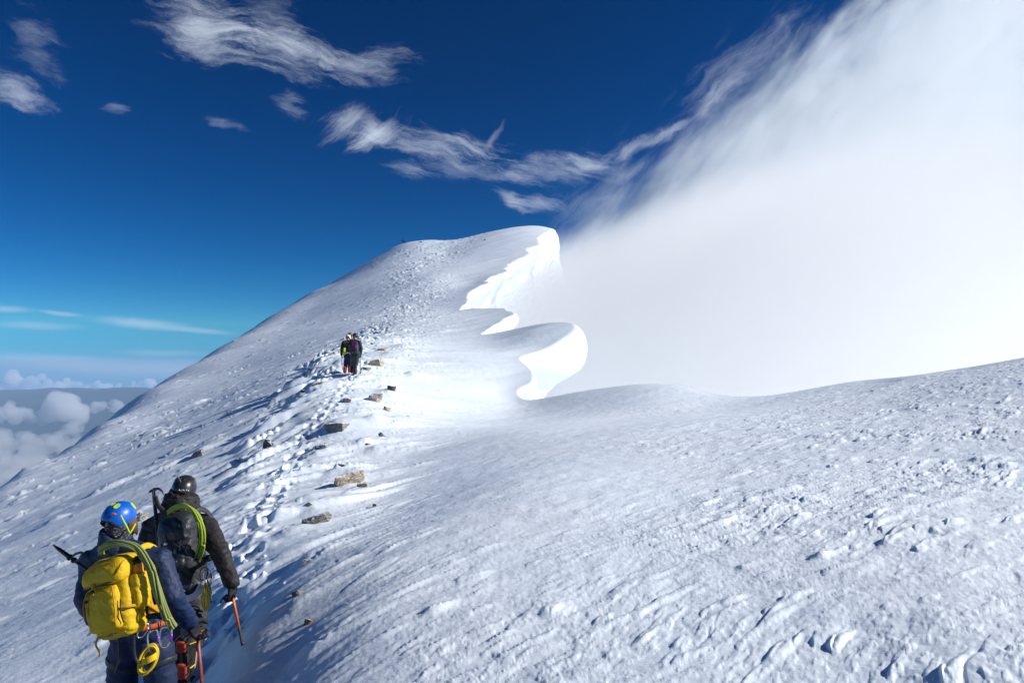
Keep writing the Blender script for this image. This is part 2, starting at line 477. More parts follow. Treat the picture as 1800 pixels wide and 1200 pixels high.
def relief(x, y):
    """height of the wind-worked snow above the smooth base"""
    x = np.asarray(x, dtype=np.float64); y = np.asarray(y, dtype=np.float64)
    r = np.hypot(x, y)
    cl = cell(r)
    wx = perlin(x / 1.7, y / 1.7, 61) * 0.25; wy = perlin(x / 1.7, y / 1.7, 62) * 0.25
    a, b = wind(x + wx, y + wy)
    tx = trail_x(y)
    right = x - tx                                       # metres to the right of the trail
    hump = sstep(0.16, 0.45, x / np.maximum(y, 2) + 0.25 * perlin(x / 5, y / 5, 3)) * sstep(1.0, 3.0, right)
    near = sstep(9, 4, y) * sstep(0.8, 2.0, right)
    rough = np.clip(0.27 + 0.73 * hump + 0.30 * near, 0, 1)
    trailband = np.exp(-((right - 0.2) / (1.6 + 0.05 * y)) ** 2)
    leftf = sstep(-0.5, -3.0, right)
    rough_t = np.clip(trailband * 1.0 + 0.45 * leftf * sstep(60, 8, r), 0, 1)
    h = np.zeros_like(x)
    h += 0.08 * perlin(x / 6.0, y / 6.0, 10) * sstep(2, 6, r)
    h += 0.030 * fbm(a / 4.5, b / 0.8, 11, 2) * wgt(0.9, cl)
    h += 0.10 * perlin(a / 16.0, b / 2.4, 12) * sstep(10, 25, r)
    # sastrugi plates, small and sharp
    patch = 0.35 + 0.65 * sstep(-0.25, 0.35, fbm(a / 3.5, b / 1.6, 19, 2))
    rg = rough * patch
    h += 0.009 * plates(a, b, 1.0, 0.30, 20, 0.16, 0.05) * wgt(0.25, cl) * rg
    h += 0.0075 * plates(a, b, 0.42, 0.13, 23, 0.06, 0.07) * wgt(0.13, cl) * rg
    h += 0.006 * plates(x, y, 0.34, 0.30, 26, 0.20, 0.06) * wgt(0.15, cl) * rg
    h += 0.0045 * plates(a, b, 0.17, 0.06, 27, 0.12, 0.10) * wgt(0.07, cl) * (0.2 + rg)
    h += 0.0035 * fbm(a / 0.20, b / 0.07, 29, 3, 0.6) * wgt(0.09, cl) * (0.3 + rough)
    h += 0.0025 * fbm(x / 0.045, y / 0.045, 33, 2, 0.6) * wgt(0.045, cl) * (0.5 + rough)
    def drift(la, lb, seed, th, lean, octs=3, gain=0.55):
        """wind-cut bumps: long gentle side to the right, steep broken side to the left"""
        n0 = np.maximum(fbm(a / la, b / lb, seed, octs, gain) - th, 0)
        for _ in range(2):
            a2, b2 = wind(x + wx + lean * n0, y + wy)
            n0 = np.maximum(fbm(a2 / la, b2 / lb, seed, octs, gain) - th, 0)
        return n0
    h += 0.010 * fbm(x / 0.42 + 0.3 * a, b / 0.30, 36, 2, 0.5) * wgt(0.3, cl) * sstep(0.5, 3.0, right)
    # broken crust: small steps with a steep shaded end
    h += 0.085 * drift(1.25, 0.30, 41, 0.28, 0.42) * rough * wgt(0.3, cl)
    h += 0.055 * drift(0.45, 0.12, 43, 0.24, 0.16, 2) * (0.10 + rough) * wgt(0.14, cl)
    h += 0.13 * drift(2.6, 0.6, 45, 0.33, 0.9) * rough * wgt(0.8, cl) * sstep(3.2, 8.0, r)
    # bumpy band along the trail, casting long shadows to the left
    h += 0.09 * drift(0.9, 0.24, 51, 0.08, 0.25) * rough_t * wgt(0.22, cl)
    h += 0.42 * drift(2.8, 0.50, 54, 0.12, 0.7) * np.clip(trailband * 1.1 + 0.05 * leftf * sstep(50, 10, r), 0, 1) * sstep(3, 14, r) * wgt(0.5, cl)
    # the snow breaks off in ragged streaks just left of the trail
    jag = right + (0.6 + 0.05 * y) * (1.6 * fbm(a / 3.0, b / 0.45, 47, 3, 0.55) + 0.6)
    h -= (0.10 + 0.011 * np.minimum(y, 60)) * sstep(0.5, -0.9 - 0.012 * y, jag) * sstep(6, 13, y) * sstep(90, 45, y)
    # left face and summit: sparse dark flecks
    far = sstep(8, 40, r)
    lf = sstep(0, 5, -right)
    h += 0.7 * drift(4.0, 0.7, 57, 0.34, 1.6) * far * wgt(0.7, cl) * lf
    h += 0.30 * drift(1.5, 0.3, 59, 0.34, 0.7, 2) * wgt(0.3, cl) * lf * sstep(4, 12, r)
    c1 = P(730, 470, 150); c2 = P(800, 450, 165); c3 = P(830, 425, 182); c4 = P(735, 520, 100); c5 = P(690, 460, 170)
    m = np.clip(_gs(x, y, c1, 5, 30) + _gs(x, y, c2, 4, 18) + _gs(x, y, c3, 7, 10) + 0.6 * _gs(x, y, c4, 5, 26) + 0.7 * _gs(x, y, c5, 8, 10), 0, 1)
    h += 1.5 * drift(3.8, 0.8, 58, 0.16, 1.8) * m * wgt(0.8, cl)
    # mounds
    for mx, my, mr, mh in MOUNDS:
        sel = (np.abs(x - mx) < 3.5 * mr) & (np.abs(y - my) < 3.5 * mr)
        if sel.any():
            ax, bx = wind(x[sel] - mx, y[sel] - my)
            ln = np.where(ax > 0, 2.6, 0.8)              # blunt to windward, long tail downwind
            d = (ax / (mr * ln)) ** 2 + (bx / (mr * 0.8)) ** 2
            h[sel] += 0.45 * mh * np.exp(-d * 1.6) * (1 + 0.45 * fbm(ax / (mr * 1.2), bx / (mr * 0.45), 66, 3, .6))
    # boot holes
    for fx, fy, fr, fd in FEET:
        sel = (np.abs(x - fx) < 4 * fr) & (np.abs(y - fy) < 4 * fr)
        if sel.any():
            dxx = x[sel] - fx; dyy = (y[sel] - fy) / 1.5
            d = np.sqrt(dxx * dxx + dyy * dyy) / fr
            d = d + 0.28 * perlin(x[sel] * 8, y[sel] * 8, 71)
            h[sel] += -fd * sstep(1.15, 0.55, d) + fd * 0.35 * np.exp(-((d - 1.45) / 0.4) ** 2) * (0.5 + perlin(x[sel] * 5, y[sel] * 5, 72))
    for fx, fy, fr, fh in CLODS:
        sel = (np.abs(x - fx) < 2 * fr) & (np.abs(y - fy) < 2 * fr)
        if sel.any():
            d = np.hypot(x[sel] - fx, y[sel] - fy) / fr
            h[sel] = np.maximum(h[sel], h[sel] + fh * np.sqrt(np.maximum(1 - d * d, 0)) * (1 + .5 * perlin(x[sel] * 30, y[sel] * 30, 73)))
    return h

FEET, CLODS = [], []
_seg = np.concatenate([[0], np.cumsum(np.hypot(np.diff(TRAIL[:, 0]), np.diff(TRAIL[:, 1])))])
_d = 0.0; _i = 0
while _d < _seg[-1] and np.interp(_d, _seg, TRAIL[:, 1]) < 34:
    fx = np.interp(_d, _seg, TRAIL[:, 0]); fy = np.interp(_d, _seg, TRAIL[:, 1])
    FEET.append((fx + (0.15 if _i % 2 else -0.15) + rs.uniform(-.07, .07), fy + rs.uniform(-.05, .05), rs.uniform(.10, .14), rs.uniform(.05, .09)))
    if fy < 22:
        for _ in range(5):
            CLODS.append((fx + rs.normal(0, .22), fy + rs.normal(0, .22), rs.uniform(.02, .05), rs.uniform(.01, .035)))
    _d += rs.uniform(.30, .46); _i += 1

# snow humps at known places
for q in [(545, 1080, 4.75, .16, .16), (520, 1040, 5.8, .2, .14), (540, 985, 7.5, .25, .16), (560, 915, 10.5, .4, .16), (510, 945, 9.2, .3, .16), (630, 850, 13.5, .4, .2),
          (600, 745, 20, .7, .3), (560, 790, 17.5, .6, .35), (690, 690, 26, .9, .5), (725, 658, 31, .5, .45), (660, 740, 20.5, .5, .28), (665, 775, 17.5, .5, .3),
          (640, 770, 18, .4, .22), (480, 780, 18, .7, .3), (350, 800, 23, .5, .25), (430, 770, 20, .7, .3), (540, 690, 26, .9, .35), (580, 660, 30, .9, .35),
          (520, 700, 26, .8, .3), (470, 740, 23, .8, .3), (400, 860, 14, .5, .2), (360, 850, 15, .4, .18), (600, 815, 15, .4, .18), (548, 880, 11.8, .3, .15),
          (690, 605, 36, 1.0, .4), (670, 620, 33, .8, .35), (710, 590, 40, 1.0, .4),
          (1440, 968, 4.9, .07, .07), (1305, 962, 4.9, .06, .05), (1430, 745, 11, .22, .08), (1610, 705, 13, .22, .08), (1720, 800, 7.8, .12, .07), (1330, 735, 13, .2, .08),
          (960, 1090, 4.4, .08, .06), (760, 1080, 4.7, .09, .06)]:
    mound(*q)

def ground(x, y):
    x = np.atleast_1d(np.asarray(x, dtype=np.float64)); y = np.atleast_1d(np.asarray(y, dtype=np.float64))
    return base_z(x, y) + relief(x, y)

def hit(px, py):
    """where the line of sight through this place of the photograph meets the snow"""
    d = px_dir(px, py)
    ys = np.geomspace(2.2, 260, 1600)
    g = base_z(d.x / d.y * ys, ys) + relief(d.x / d.y * ys, ys)
    below = d.z / d.y * ys < g
    i = int(np.argmax(below)) if below.any() else len(ys) - 1
    yy = ys[i]
    return Vector((d.x / d.y * yy, yy, d.z / d.y * yy)), yy

def build_mountain():
    t = np.concatenate([np.linspace(-1650, -950, 230, endpoint=False), np.linspace(-950, 950, 1170, endpoint=False), np.linspace(950, 1900, 310)])   # fine columns over the field of view
    az_f = np.arctan(t / FPX)
    az_l = -np.geomspace(0.02, 1, 40) * (math.pi * 0.97 + az_f[0]) + az_f[0]
    az_r = np.geomspace(0.02, 1, 40) * (math.pi * 0.97 - az_f[-1]) + az_f[-1]
    az = np.concatenate([az_l[::-1], az_f, az_r])
    rr = np.concatenate([np.geomspace(0.5, 2.4, 30, endpoint=False), np.geomspace(2.4, 36, 640, endpoint=False), np.geomspace(36, 215, 480, endpoint=False), np.geomspace(215, 520, 40)])
    A, RR = np.meshgrid(az, rr)
    x = (np.sin(A) * RR).ravel(); y = (np.cos(A) * RR).ravel()
    z = base_z(x, y)
    rel = relief(x, y)
    s = np.full(len(x), -99.0); idx = np.zeros(len(x))
    aa = A.ravel(); r = RR.ravel()
    m = (aa > -0.20) & (aa < 2.2) & (r > 9)
    s[m], idx[m] = edge_info(x[m], y[m])
    # relief dies towards the smooth lips
    rel *= np.where(s > -99, 0.10 + 0.90 * sstep(0.0, 1.0, -s / np.maximum(0.035 * r, 0.6)), 1)
    z = z + rel
    # rounding of the plateau just before the lip, then the curl and the wall below it
    p = s > 0
    jf = idx[p]
    ar = np.arange(len(ED))
    at = lambda v_: np.interp(jf, ar, v_)
    ss = s[p]
    ex, ey, ez, nx, ny = at(ED[:, 0]), at(ED[:, 1]), at(EZ), at(ENRM[:, 0]), at(ENRM[:, 1])
    ax, azr, th, lean = at(ED[:, 2]), at(ED[:, 3]), np.radians(at(ED[:, 4])), at(ED[:, 5])
    Lr = np.maximum((ax + azr) * 0.5 * th, 0.05)
    tt = np.minimum(ss / Lr, 1) * th
    X = ax * np.sin(tt); Z = -azr * (1 - np.cos(tt))
    over = np.maximum(ss - Lr, 0)
    wsz = np.clip(ey / 40, 0.7, 4.0)
    wallw = (0.5 - np.abs(fbm(at(_arc) / (2.2 * wsz), over / (1.6 * wsz), 77, 3, 0.5)) * 2) * np.minimum(over, 1.5 * wsz) * 0.38
    und = np.clip(1.2 + 0.035 * ey, 2.0, 7.0)           # depth of the hollow under the lip
    hol = 0.85 + 0.5 * fbm(at(_arc) / 4.0, over * 0, 79, 2) + 0.9 * np.exp(-((ey - 46) / 4.5) ** 2)
    hol = hol * (1 - sstep(150, 172, ey))
    X = X - hol * und * np.sin(np.minimum(over / und, 1.0) * 1.571) * 0.8 + np.maximum(over - und, 0) * (lean + 0.25) + wallw
    Z = Z - over * 1.35
    x[p] = ex + nx * X
    y[p] = ey + ny * X
    z[p] = ez + Z
    z = np.maximum(z, -260 + 0 * z)
    nr, nc = A.shape
    co = np.stack([x, y, z], 1).astype(np.float32)
    i = np.arange(nr - 1)[:, None] * nc + np.arange(nc - 1)[None]
    f = np.stack([i, i + nc, i + nc + 1, i + 1], -1).reshape(-1, 4)
    seam = np.arange(nr - 1) * nc
    f = np.concatenate([f, np.stack([seam + nc - 1, seam + 2 * nc - 1, seam + nc, seam], 1)])
    f = f[:, ::-1]
    me = bpy.data.meshes.new('snow_slope')
    me.vertices.add(len(co)); me.vertices.foreach_set('co', co.ravel())
    me.loops.add(len(f) * 4); me.loops.foreach_set('vertex_index', f.ravel().astype(np.int32))
    me.polygons.add(len(f)); me.polygons.foreach_set('loop_start', (np.arange(len(f)) * 4).astype(np.int32))
    me.polygons.foreach_set('loop_total', np.full(len(f), 4, dtype=np.int32))
    me.update(calc_edges=True)
    me.validate()
    return me

def snow_mat():
    m, k, out = new_mat('snow')
    b = k.new('ShaderNodeBsdfPrincipled')
    geo = k.new('ShaderNodeNewGeometry')
    pos = geo.outputs['Position']
    dist = k.vmath('LENGTH', pos)
    var = k.noise(pos, 0.5, 4, 0.6)
    col = k.mix(k.smooth(var, 0.3, 0.7), (0.77, 0.86, 0.945, 1), (0.82, 0.895, 0.96, 1))
    k.put(b.inputs['Base Color'], col)
    b.inputs['Roughness'].default_value = 0.55
    b.inputs['Specular IOR Level'].default_value = 0.25
    g1 = k.noise(pos, 130, 3, 0.65)
    g2 = k.noise(k.mapping(pos, (0, 0, 0), (0, 0, math.atan2(WA[1], WA[0])), (1 / 3.0, 1, 1), 'POINT'), 22, 4, 0.65)
    fade = k.smooth(dist, 3, 16, 1.0, 0.0)
    hgt = k.math('ADD', k.math('MULTIPLY', k.math('MULTIPLY', g1, fade), 0.007), k.math('MULTIPLY', k.math('MULTIPLY', g2, k.smooth(dist, 20, 70, 1, 0)), 0.022))
    g3 = k.noise(pos, 2.2, 5, 0.7)
    hgt = k.math('ADD', hgt, k.math('MULTIPLY', k.math('MULTIPLY', g3, k.smooth(dist, 20, 60)), 0.10))
    k.put(b.inputs['Normal'], k.bump(hgt, 0.36, 1.0))
    k.l.new(b.outputs[0], out.inputs[0])
    return m

SNOW = snow_mat()
slope = link('snow_slope', build_mountain(), SNOW)
tag(slope, kind='structure')
# ------------------------------------------------------------------ the cloud bank behind the ridge
def hull_obj(name, points, mat):
    bm = bmesh.new()
    for p in points:
        bm.verts.new(p)
    bmesh.ops.convex_hull(bm, input=bm.verts)
    return bm_obj(name, bm, mat, smooth=False)

def cloud_bank_mat():
    m, k, out = new_mat('cloud_bank')
    geo = k.new('ShaderNodeNewGeometry')
    pos = geo.outputs['Position']
    x, y, z = k.sep(pos)
    A, B = P(985, 400, 230), P(1500, 0, 340)
    d = Vector((0.10, 1.0, 0.16))
    n = (B - A).cross(d).normalized()
    if n.x < 0: n = -n                                   # into the cloud
    st = k.mapping(pos, (0, 0, 0), (0, -0.75, 0), (1, 1, 1))
    big = k.noise(k.vmath('MULTIPLY', st, (1 / 36, 1 / 80, 1 / 100)), 1.0, 8, 0.72, 0.5)
    f1 = k.math('SUBTRACT', k.vmath('DOT_PRODUCT', pos, tuple(n)), n.dot(A))
    f1 = k.math('ADD', f1, k.math('MULTIPLY', k.math('SUBTRACT', big, 0.5), 190.0))
    fine = k.noise(k.vmath('MULTIPLY', st, (1 / 11, 1 / 26, 1 / 32)), 1.0, 5, 0.65, 0.4)
    f1 = k.math('ADD', f1, k.math('MULTIPLY', k.math('SUBTRACT', fine, 0.5), 90.0))
    den1 = k.math('MULTIPLY', k.math('POWER', k.smooth(f1, 0.0, 46.0), 1.4), k.smooth(k.math('SUBTRACT', y, k.math('MULTIPLY', x, 0.85)), 185.0, 235.0))
    den1 = k.math('MULTIPLY', den1, k.smooth(k.math('SUBTRACT', x, k.math('MULTIPLY', y, 0.03)), 3.0, 26.0))
    den1 = k.math('MULTIPLY', den1, k.smooth(fine, 0.30, 0.62, 0.35, 1.25))
    # mist lying in the lee of the cornices
    top = k.math('ADD', k.math('MULTIPLY', y, 0.212), k.math('MULTIPLY', x, 0.36))
    f2 = k.math('SUBTRACT', k.math('SUBTRACT', top, 5.5), z)
    f2 = k.math('ADD', f2, k.math('MULTIPLY', k.math('SUBTRACT', big, 0.5), 26.0))
    den2 = k.math('MULTIPLY', k.math('MULTIPLY', k.smooth(f2, 0.0, 16.0), k.math('MULTIPLY', k.smooth(y, 46.0, 70.0), k.smooth(y, 168.0, 205.0, 1.0, 0.0))), k.smooth(x, 45.0, 90.0, 1.0, 0.0))
    dens = k.math('MAXIMUM', k.math('MULTIPLY', den1, 0.026), k.math('MULTIPLY', den2, 0.045))
    vol = k.new('ShaderNodeVolumePrincipled')
    vol.inputs['Color'].default_value = (0.962, 0.953, 0.942, 1)
    vol.inputs['Anisotropy'].default_value = 0.1
    k.put(vol.inputs['Density'], dens)
    k.l.new(vol.outputs[0], out.inputs['Volume'])
    m.cycles.volume_sampling = 'MULTIPLE_IMPORTANCE'
    return m

bank_pts = [P(1010, 520, 50), P(1010, 900, 50), P(1900, 560, 50), P(1900, 900, 50),
            P(760, 260, 188), P(1300, -220, 330), P(1000, -100, 260), P(1950, -220, 480), P(1950, 700, 300), P(1950, 900, 230),
            P(760, 260, 640), P(1000, -150, 640), P(1950, -200, 700), P(1950, 800, 700), P(880, 780, 640), P(905, 800, 200)]
bank = hull_obj('cloud_bank', bank_pts, cloud_bank_mat())
tag(bank, 'large white bank of cloud boiling up behind the right side of the ridge', 'cloud bank', kind='stuff')

# ------------------------------------------------------------------ far below: hills, clouds, haze
def build_valley():
    xs = np.linspace(-17000, 9000, 200); ys = np.geomspace(900, 13200, 170)
    X, Y = np.meshgrid(xs, ys)
    X = X.ravel(); Y = Y.ravel()
    ridge = fbm(X / 2600, Y / 2600, 201, 5, 0.5)
    rid2 = 1 - np.abs(fbm(X / 1500, Y / 1500, 204, 4, 0.55)) * 2.2
    z = -930 + 150 * np.maximum(rid2, 0) + 160 * ridge
    back = sstep(6500, 9300, Y + 900 * perlin(X / 3000, Y / 3000, 9))
    z = z + back * (420 + 130 * ridge + 60 * rid2 - 60 * sstep(-9000, -2000, X))
    crest = -400 + 150 * fbm(X / 1700, Y / 2500, 31, 4, .55) + 70 * np.maximum(perlin(X / 800, Y / 1500, 32), 0) - 260 * sstep(9800, 12500, Y)
    z = np.where(Y > 7000, z + (crest - z) * sstep(7000, 9500, Y), np.minimum(z, -0.05 * Y - 60))
    bm = bmesh.new()
    vs = [bm.verts.new((float(a), float(b), float(c))) for a, b, c in zip(X, Y, z)]
    nc = len(xs)
    for i in range(len(ys) - 1):
        for j in range(nc - 1):
            bm.faces.new((vs[i * nc + j], vs[i * nc + j + 1], vs[(i + 1) * nc + j + 1], vs[(i + 1) * nc + j]))
    m, k, out = new_mat('valley')
    b = k.new('ShaderNodeBsdfPrincipled')
    pos = k.new('ShaderNodeNewGeometry').outputs['Position']
    n1 = k.noise(pos, 0.0011, 6, 0.6)
    col = k.mix(k.smooth(n1, 0.42, 0.6), (0.02, 0.03, 0.025, 1), (0.05, 0.05, 0.045, 1))
    k.put(b.inputs['Base Color'], col)
    b.inputs['Roughness'].default_value = 0.95
    k.l.new(b.outputs[0], out.inputs[0])
    tag(bm_obj('hills', bm, m), kind='structure')
build_valley()

def puff_mat(name, dens):
    m, k, out = new_mat(name)
    vol = k.new('ShaderNodeVolumePrincipled')
    vol.inputs['Color'].default_value = (0.995, 0.995, 0.997, 1)
    vol.inputs['Anisotropy'].default_value = 0.2
    vol.inputs['Density'].default_value = dens
    k.l.new(vol.outputs[0], out.inputs['Volume'])
    return m

def remeshed(bm, voxel, smooth_it=2, adapt=False):
    """one closed surface round everything in bm"""
    me = bpy.data.meshes.new('tmp')
    bmesh.ops.recalc_face_normals(bm, faces=bm.faces)
    bm.to_mesh(me); bm.free()
    o = bpy.data.objects.new('tmp', me)
    C.objects.link(o)
    md = o.modifiers.new('r', 'REMESH'); md.mode = 'VOXEL'; md.voxel_size = voxel
    if smooth_it:
        sm = o.modifiers.new('s', 'SMOOTH'); sm.factor = 0.5; sm.iterations = smooth_it
    dg = bpy.context.evaluated_depsgraph_get()
    dg.update()
    res = bpy.data.meshes.new_from_object(o.evaluated_get(dg))
    bpy.data.objects.remove(o)
    bpy.data.meshes.remove(me)
    return res

def cloud(balls, voxel, amp, mat, label, seed):
    bm = bmesh.new()
    for (c, rad, sq) in balls:
        bmesh.ops.create_icosphere(bm, subdivisions=3, radius=rad, matrix=Matrix.Translation(c) @ Matrix.Diagonal((1, 1, sq, 1)))
    me = remeshed(bm, voxel, 1)
    n = len(me.vertices)
    co = np.empty(n * 3); me.vertices.foreach_get('co', co); co = co.reshape(-1, 3)
    no = np.empty(n * 3); me.vertices.foreach_get('normal', no); no = no.reshape(-1, 3)
    L = amp * 6
    d = sum(fbm(co[:, i] / L + 5, co[:, j] / L + seed, seed + i * 7, 4, 0.6) for i, j in ((0, 1), (1, 2), (2, 0)))
    co += no * (d * amp)[:, None]
    me.vertices.foreach_set('co', co.ravel())
    o = link('cloud', me, mat)
    tag(o, label, 'cloud')
    return o

rc = random.Random(8)
PUFF = puff_mat('cumulus', 0.011)
FARPUFF = puff_mat('far_cumulus', 0.016)
DECK = puff_mat('mist', 0.010)
def heap(px, py, y, w, h, n, seed):
    """a heap of balls w by h pixels in extent"""
    r_ = random.Random(seed)
    s = y / FPX
    out = []
    for i in range(n):
        t = r_.uniform(-1, 1)
        hh = (1 - t * t) ** 0.6
        yy = r_.uniform(0, 1) ** 1.3 * h * hh
        rad = s * h * r_.uniform(0.16, 0.42)
        c = P(px + t * w / 2, py - yy + h * 0.3, y + r_.uniform(-.5, .5) * w * s * 0.6)
        out.append((c, rad, r_.uniform(.7, .95)))
    return out
cloud(heap(112, 722, 5200, 70, 40, 60, 1), 12, 30, PUFF, 'bright rounded cumulus puff floating low beside the left snow skyline', 1)
cloud(heap(18, 728, 5400, 76, 28, 50, 2), 12, 28, PUFF, 'broken cumulus puff at the left edge of the photograph below the blue hills', 2)
cloud(heap(190, 715, 6800, 64, 20, 34, 5), 15, 34, DECK, 'faint grey cloud scrap just behind the left snow skyline', 5)
cloud(heap(40, 770, 3000, 460, 34, 60, 3) + heap(-20, 800, 2600, 460, 40, 50, 6) + heap(0, 790, 2800, 300, 36, 40, 7), 22, 45, DECK, 'flat grey sheet of valley mist under the cumulus puffs', 3)['kind'] = 'stuff'
cloud(heap(20, 840, 2000, 460, 60, 70, 4) + heap(-40, 820, 2200, 360, 50, 50, 14), 20, 42, DECK, 'low grey mist filling the valley beside the lower left snow edge', 4)['kind'] = 'stuff'
far = []
rr_ = random.Random(12)
for (cx, cy, w, hh) in [(-30, 684, 70, 24), (20, 680, 36, 27), (66, 680, 52, 24), (125, 682, 60, 18), (165, 683, 50, 13), (215, 682, 60, 14), (258, 680, 40, 14), (330, 684, 80, 12), (-110, 684, 100, 22), (60, 690, 300, 14), (200, 690, 200, 12)]:
    far += heap(cx, cy - 3, 14600, w, hh, 26, rr_.randint(0, 999))
cloud(far, 42, 75, FARPUFF, 'long line of sunlit white cumulus heads along the left horizon', 9)['kind'] = 'stuff'

m_, k_, out_ = new_mat('haze')
vol = k_.new('ShaderNodeVolumePrincipled')
vol.inputs['Color'].default_value = (0.50, 0.72, 1.0, 1)
vol.inputs['Density'].default_value = 8.5e-5
vol.inputs['Anisotropy'].default_value = 0.0
k_.l.new(vol.outputs[0], out_.inputs['Volume'])
bm = bmesh.new()
bmesh.ops.create_cube(bm, size=1, matrix=Matrix.Translation((-3500, 6400, -480)) @ Matrix.Diagonal((30000, 14400, 1080, 1)))
tag(bm_obj('haze', bm, m_, smooth=False), kind='stuff')
# ------------------------------------------------------------------ solid shapes
def frame_of(axis):
    a = Vector(axis).normalized()
    t = Vector((0, 0, 1)) if abs(a.z) < 0.9 else Vector((1, 0, 0))
    b = a.cross(t).normalized()
    return a, b, a.cross(b).normalized()

def loft(bm, rings, cap=True, closed=False):
    vs = [[bm.verts.new(p) for p in r] for r in rings]
    n = len(vs[0])
    m = len(vs)
    for i in range(m if closed else m - 1):
        a, b = vs[i], vs[(i + 1) % m]
        for j in range(n):
            bm.faces.new((a[j], a[(j + 1) % n], b[(j + 1) % n], b[j]))
    if cap and not closed:
        bm.faces.new(vs[0][::-1]); bm.faces.new(vs[-1])
    return vs

def ring(c, a, b, n=20, pw=2.0):
    c, a, b = Vector(c), Vector(a), Vector(b)
    out = []
    for i in range(n):
        t = 2 * math.pi * i / n
        ct, st = math.cos(t), math.sin(t)
        out.append(c + a * (math.copysign(abs(ct) ** (2 / pw), ct)) + b * (math.copysign(abs(st) ** (2 / pw), st)))
    return out

def capsule(bm, p0, r0, p1, r1, n=14):
    p0, p1 = Vector(p0), Vector(p1)
    a, b, c = frame_of(p1 - p0)
    rings = []
    for t in (80, 55, 30, 8):
        rings.append(ring(p0 - a * r0 * math.sin(R(t)), b * r0 * math.cos(R(t)), c * r0 * math.cos(R(t)), n))
    for t in (8, 30, 55, 80):
        rings.append(ring(p1 + a * r1 * math.sin(R(t)), b * r1 * math.cos(R(t)), c * r1 * math.cos(R(t)), n))
    loft(bm, rings)

def chain(bm, pts_, n=14):
    for (p0, r0), (p1, r1) in zip(pts_[:-1], pts_[1:]):
        capsule(bm, p0, r0, p1, r1, n)

def ball(bm, c, radii, rot=None, sub=3):
    m = Matrix.Translation(c) @ (rot.to_4x4() if rot is not None else Matrix.Identity(4)) @ Matrix.Diagonal((*radii, 1))
    bmesh.ops.create_icosphere(bm, subdivisions=sub, radius=1, matrix=m)

def spline(pts_, n=8):
    p = [Vector(q) for q in pts_]
    out = []
    for i in range(len(p) - 1):
        p0, p1, p2, p3 = p[max(i - 1, 0)], p[i], p[i + 1], p[min(i + 2, len(p) - 1)]
        for k_ in range(n):
            t = k_ / n
            out.append(0.5 * (2 * p1 + (p2 - p0) * t + (2 * p0 - 5 * p1 + 4 * p2 - p3) * t * t + (3 * p1 - p0 - 3 * p2 + p3) * t ** 3))
    out.append(p[-1])
    return out

def sweep(bm, path, ra, rb=None, n=8, closed=False, up=None, pw=2.0):
    """tube along a path; ra across, rb along the up vector (a strap when they differ)"""
    rb = rb if rb is not None else ra
    path = [Vector(p) for p in path]
    m = len(path)
    rings = []
    prev = None
    for i in range(m):
        if closed:
            t = path[(i + 1) % m] - path[i - 1]
        else:
            t = path[min(i + 1, m - 1)] - path[max(i - 1, 0)]
        t.normalize()
        if up is not None:
            b = Vector(up[i] if isinstance(up, list) else up)
            b = (b - t * b.dot(t)).normalized()
        elif prev is None:
            b = frame_of(t)[1]
        else:
            b = (prev - t * prev.dot(t)).normalized()
        prev = b
        a = t.cross(b)
        fa = ra[i] if isinstance(ra, (list, tuple)) else ra
        fb = rb[i] if isinstance(rb, (list, tuple)) else rb
        rings.append(ring(path[i], a * fa, b * fb, n, pw))
    loft(bm, rings, True, closed)

def rope_bundle(bm, path, strands, rad, spread, seed, turns=0.8, n=7):
    r_ = random.Random(seed)
    path = [Vector(p) for p in path]
    m = len(path)
    for s in range(strands):
        ph = 2 * math.pi * s / strands + r_.uniform(-.3, .3)
        rr = spread * (0.25 if s == 0 else r_.uniform(.75, 1.1))
        wob = [r_.uniform(-1, 1) for _ in range(4)]
        out = []
        for i in range(m):
            t = (path[min(i + 1, m - 1)] - path[max(i - 1, 0)]).normalized()
            _, b, c = frame_of(t)
            f = i / (m - 1)
            a_ = ph + turns * 2 * math.pi * f
            rad_ = rr * (1 + 0.35 * math.sin(5 * f + wob[0] * 3))
            out.append(path[i] + b * math.cos(a_) * rad_ + c * math.sin(a_) * rad_)
        sweep(bm, out, rad, n=n)

def xform(bm, M):
    bmesh.ops.transform(bm, matrix=M, verts=bm.verts)

def basis(o, x, y, z):
    M = Matrix.Identity(4)
    for i, v_ in enumerate((x, y, z)):
        v_ = Vector(v_)
        M[0][i], M[1][i], M[2][i] = v_.x, v_.y, v_.z
    M[0][3], M[1][3], M[2][3] = o
    return M

def folds(me, amp, size, seed, axis=None):
    """creases of cloth"""
    n = len(me.vertices)
    co = np.empty(n * 3); me.vertices.foreach_get('co', co); co = co.reshape(-1, 3)
    no = np.empty(n * 3); me.vertices.foreach_get('normal', no); no = no.reshape(-1, 3)
    x, y, z = co[:, 0], co[:, 1], co[:, 2]
    q = (x + 0.6 * y) / size
    d = 1 - 2.2 * np.abs(fbm(q * 0.6 + 0.5 * z / size, z / size * 1.2, seed, 3, 0.5))
    d += 0.8 * fbm(q, z / size * 0.8 + y / size, seed + 3, 2)
    co += no * ((d - 0.3) * amp)[:, None]
    me.vertices.foreach_set('co', co.ravel())
    me.update()
    return me

def cloth_obj(name, bm, voxel, mat, parent, amp=0.006, size=0.09, seed=1, it=3):
    me = remeshed(bm, voxel, it)
    if amp:
        folds(me, amp, size, seed)
    return link(name, me, mat, parent)

